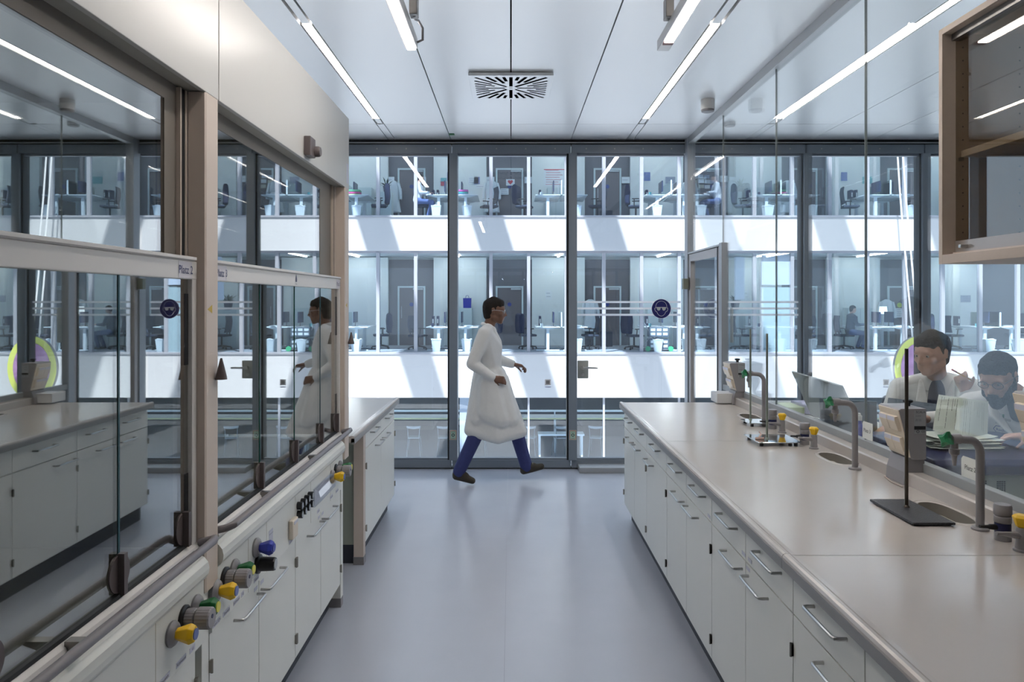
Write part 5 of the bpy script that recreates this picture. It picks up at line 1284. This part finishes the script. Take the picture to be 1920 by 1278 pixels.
# blue bags and dark objects on the low cabinets
def bag(x, y, z, label):
    t = thing('gift_bag', label, 'bag', (x, y, z)); MB().prism([(-.13+x, z), (.13+x, z), (.14+x, z+.34), (-.14+x, z+.34)], 'y', y-.07, y+.07).build('bag_body', mat('royal blue', (.03, .04, .30), .5), t)
    MB().tube([(x-.06, y, z+.34), (x-.04, y, z+.42), (x, y, z+.43), (x+.04, y, z+.42), (x+.06, y, z+.34)], .008).build('bag_handle', mat('royal blue', (.03, .04, .30)), t)
bag(-1.50, 24.7, 1.421, 'royal blue gift bag on a low cabinet across the atrium')
def plant(x, y, z, label, s=1.0):
    t = thing('potted_plant', label, 'plant', (x, y, z)); rp = random.Random(int(x*10))
    MB().lathe([(.09*s, 0), (.13*s, .24*s), (.12*s, .24*s), (.11*s, .2*s)], (x, y, z)).build('pot', mat('dark pot', (.05, .06, .09), .5), t)
    m = MB()
    for k in range(22):
        a = rp.uniform(0, 2*PI); L = rp.uniform(.25, .55)*s; e = rp.uniform(.3, 1.3); d = Vector((math.cos(a)*math.cos(e), math.sin(a)*math.cos(e), math.sin(e))); sd = Vector((-math.sin(a), math.cos(a), 0)); p0 = Vector((x, y, z+.2*s)); c1 = p0+d*L*.55; c2 = p0+d*L-Vector((0, 0, .08*s))
        w_ = .03*s; m.add([p0-sd*.005, p0+sd*.005, c1+sd*w_, c1-sd*w_, c2], [[0, 1, 2, 3], [3, 2, 4]])
    m.build('leaves', mat('dark leaves', (.03, .07, .05), .5), t, recalc=False)
plant(7.35, 23.6, 1.37, 'tall potted plant with pointed leaves on a pale cabinet in the lower office', 1.15)
o = MB().bbox(7.0, 7.8, 23.4, 23.8, .12, 1.37, .004).build('storage_cabinet', mat('pale storage', (.5, .6, .6)), loc=(7.4, 23.6, .12)); tag(o, 'pale cabinet carrying the tall potted plant', 'cabinet')
plant(-4.2, 24.3, 4.22+1.1, 'bonsai-like plant beside the first upper door', .9)
o = MB().bbox(-4.4, -4.0, 24.1, 24.5, 4.22, 5.32, .004).build('plant_stand', mat('pale storage', (.5, .6, .6)), loc=(-4.2, 24.3, 4.22)); tag(o, 'pale stand below the bonsai-like plant', 'stand')
# trolley with crates near the goggles sign
t = thing('folding_trolley', 'folding trolley with green wheels loaded with two crates behind the goggles sign', 'trolley', (4.35, 22.3, .12))
m = MB()
for r_, z in ((0, .16), (1, .36), (2, .60), (3, .78)): pass
for k, z in enumerate((.19, .56)):
    MB().bbox(4.25, 4.85, 22.1, 22.5, z, z+.30, .008).build('crate', mat('grey crate', (.10, .13, .16), .6), t); 
    for q in range(6): BX(4.29+.19*(q % 3), 4.43+.19*(q % 3), 22.095, 22.10, z+.05+.13*(q//3), z+.13+.13*(q//3)).build('crate_label', DESKM, t)
MB().tube([(3.9, 22.25, 1.35), (4.05, 22.25, 1.1), (4.55, 22.25, .25)], .018).tube([(4.1, 22.2, .25), (4.45, 22.2, .85)], .014).build('frame', ALU, t)
for x in (4.2, 4.9): MB().cyl((x, 22.04, .20), (x, 22.08, .20), .08, n=20).build('wheel', mat('wheel green', (.08, .5, .22), .5), t)
BX(4.15, 4.95, 22.1, 22.5, .16, .19).build('platform', GREYPL, t)
# office workers
def seated(x, y, z, s, label, shirt, trs, hair=HAIR):
    J = dict(head=(x+s*.05, y, z+1.27), face=(s, 0, -.15), neck=(x, y, z+1.13), sL=(x, y+s*.18, z+1.06), sR=(x, y-s*.18, z+1.06), chest=(x, y, z+.95), waist=(x-s*.03, y, z+.76), hips=(x-s*.05, y, z+.60),
             eL=(x+s*.08, y+s*.22, z+.80), wL=(x+s*.34, y+s*.16, z+.80), hLd=(s, 0, 0), hLn=(0, 0, 1), eR=(x+s*.08, y-s*.22, z+.80), wR=(x+s*.34, y-s*.16, z+.80), hRd=(s, 0, 0), hRn=(0, 0, 1),
             pL=(x-s*.02, y+s*.1, z+.56), pR=(x-s*.02, y-s*.1, z+.56), kL=(x+s*.42, y+s*.12, z+.52), kR=(x+s*.42, y-s*.12, z+.52), aL=(x+s*.25, y+s*.1, z+.10), aR=(x+s*.3, y-s*.12, z+.10), tL=(x+s*.38, y+s*.1, z+.04), tR=(x+s*.43, y-s*.12, z+.04))
    person(label, J, SKIN1, (x, y, z), vox=.014, coat=shirt, legs=trs, simple=True, hairm=hair)
seated(11.35-.55, 22.85, .12, 1, 'person in a dark shirt seated on the lower office floor across the atrium', mat('slate shirt', (.05, .07, .10), .9), mat('jeans light', (.08, .12, .26), .9))
seated(-2.25-.62, 22.5, 4.22, 1, 'person in a pale top seated on the upper office floor across the atrium', mat('pale blouse', (.62, .64, .66), .9), mat('jeans light', (.08, .12, .26), .9))
# hanging disc
t = thing('hanging_disc_sign', 'round hanging display with lime-yellow rim and purple picture in the atrium', 'display', (11.05, 19.5, -.2))
cx_, cy_, cz_ = 11.05, 19.5, -.15
def ell(rx, rz, y0, y1, m, nm):
    MB().prism([(cx_+rx*math.cos(2*PI*k/48), cz_+rz*math.sin(2*PI*k/48)) for k in range(48)], 'y', y0, y1).build(nm, m, t)
ell(.66, .86, cy_, cy_+.10, mat('disc side grey', (.25, .25, .27), .6), 'drum'); ell(.66, .86, cy_-.02, cy_, mat('lime rim', (.62, .68, .16), .5), 'rim')
pm = mat('purple picture', (.40, .22, .42), .6, noise=.7, nscale=5); ell(.50, .68, cy_-.035, cy_-.02, pm, 'picture')
MB().tube([(cx_-.12, cy_+.1, cz_+.84), (cx_-.45, cy_+.1, 4.5), (cx_-1.2, cy_+.1, 15.9)], .022, 6).tube([(cx_+.05, cy_+.1, cz_+.84), (cx_-.30, cy_+.1, 4.5), (cx_-1.1, cy_+.1, 15.9)], .022, 6).build('cable', mat('white cable', (.75, .77, .8), .5), t)
# ground floor counter and stools
t = thing('long_counter', 'long white-topped counter with yellow edge on the ground floor across the atrium', 'counter', (3, 23.4, -3.25))
MB().bbox(-9, 18.5, 23.1, 23.8, -2.13, -2.08, .005).build('counter_top', DESKM, t)
BX(-9, 18.5, 23.08, 23.1, -2.135, -2.085).build('front_edge', mat('pale yellow edge', (.62, .62, .34), .5), t)
BX(-9, 18.5, 23.3, 23.4, -1.92, -1.87).build('shelf_rail', DESKM, t)
for k in range(9): MB().bbox(-8.5+k*3.3, -8.44+k*3.3, 23.3, 23.6, -3.25, -2.13, .003).build('leg', DESKM, t)
m = MB()
for k in range(9): m.box(-8.5+k*3.3, -8.46+k*3.3, 23.32, 23.38, -2.08, -1.87)
m.build('rail_post', DESKM, t)
def stool():
    t = thing('counter_chair', '', 'chair', (0, 0, 0)); sm_ = mat('pale tube frame', (.28, .31, .33), .4, .4)
    MB().bbox(-.19, .19, -.19, .19, .60, .63, .01).build('seat', mat('pale seat', (.30, .33, .34), .5), t)
    MB().prism([(-.22, .93), (0, .90), (.22, .93), (.22, 1.0), (0, .975), (-.22, 1.0)], 'y', -.20, -.17).build('backrest', mat('pale seat', (.58, .62, .64)), t)
    for sx in (-1, 1):
        for sy in (-1, 1): MB().tube([(sx*.17, sy*.17, .60), (sx*.22, sy*.22, 0)], .012, 6).build('leg', sm_, t)
    MB().tube([(-.17, -.18, .6), (-.19, -.2, .95)], .012, 6).tube([(.17, -.18, .6), (.19, -.2, .95)], .012, 6).build('back_post', sm_, t)
    return t
ps = stool(); first = True
for k, x in enumerate((-3.05, -2.1, -1.0, .6, 1.55, 2.7, 4.3, 5.2, 6.9)):
    lb = 'pale counter chair on the ground floor opposite, %s from the left' % (ORD+['ninth'])[k]
    if first: ps.location = (x, 22.75, -3.25); ps['label'] = lb; ps['group'] = 'counter chairs on the ground floor'; first = False
    else: copy_tree(ps, (x, 22.75, -3.25), rnd.uniform(-.3, .3), lb, 'counter chairs on the ground floor')
t = thing('work_table', 'white worktable standing on the ground floor behind the walking person', 'table', (1.35, 24.2, -3.25))
MB().bbox(.85, 2.3, 22.5, 23.0, -2.55, -2.50, .004).build('table_top', DESKM, t)
for x in (.9, 2.22):
    for y in (22.55, 22.92): MB().bbox(x-.03, x+.03, y-.03, y+.03, -3.25, -2.55, .003).build('leg', DESKM, t)
o = BX(-1.55, -1.15, FY+.1, FY+.4, -3.25, -1.25).build('white_column', BWH, loc=(-1.35, FY+.2, -3.25)); tag(o, 'white column on the ground floor left of the walking person', 'column')
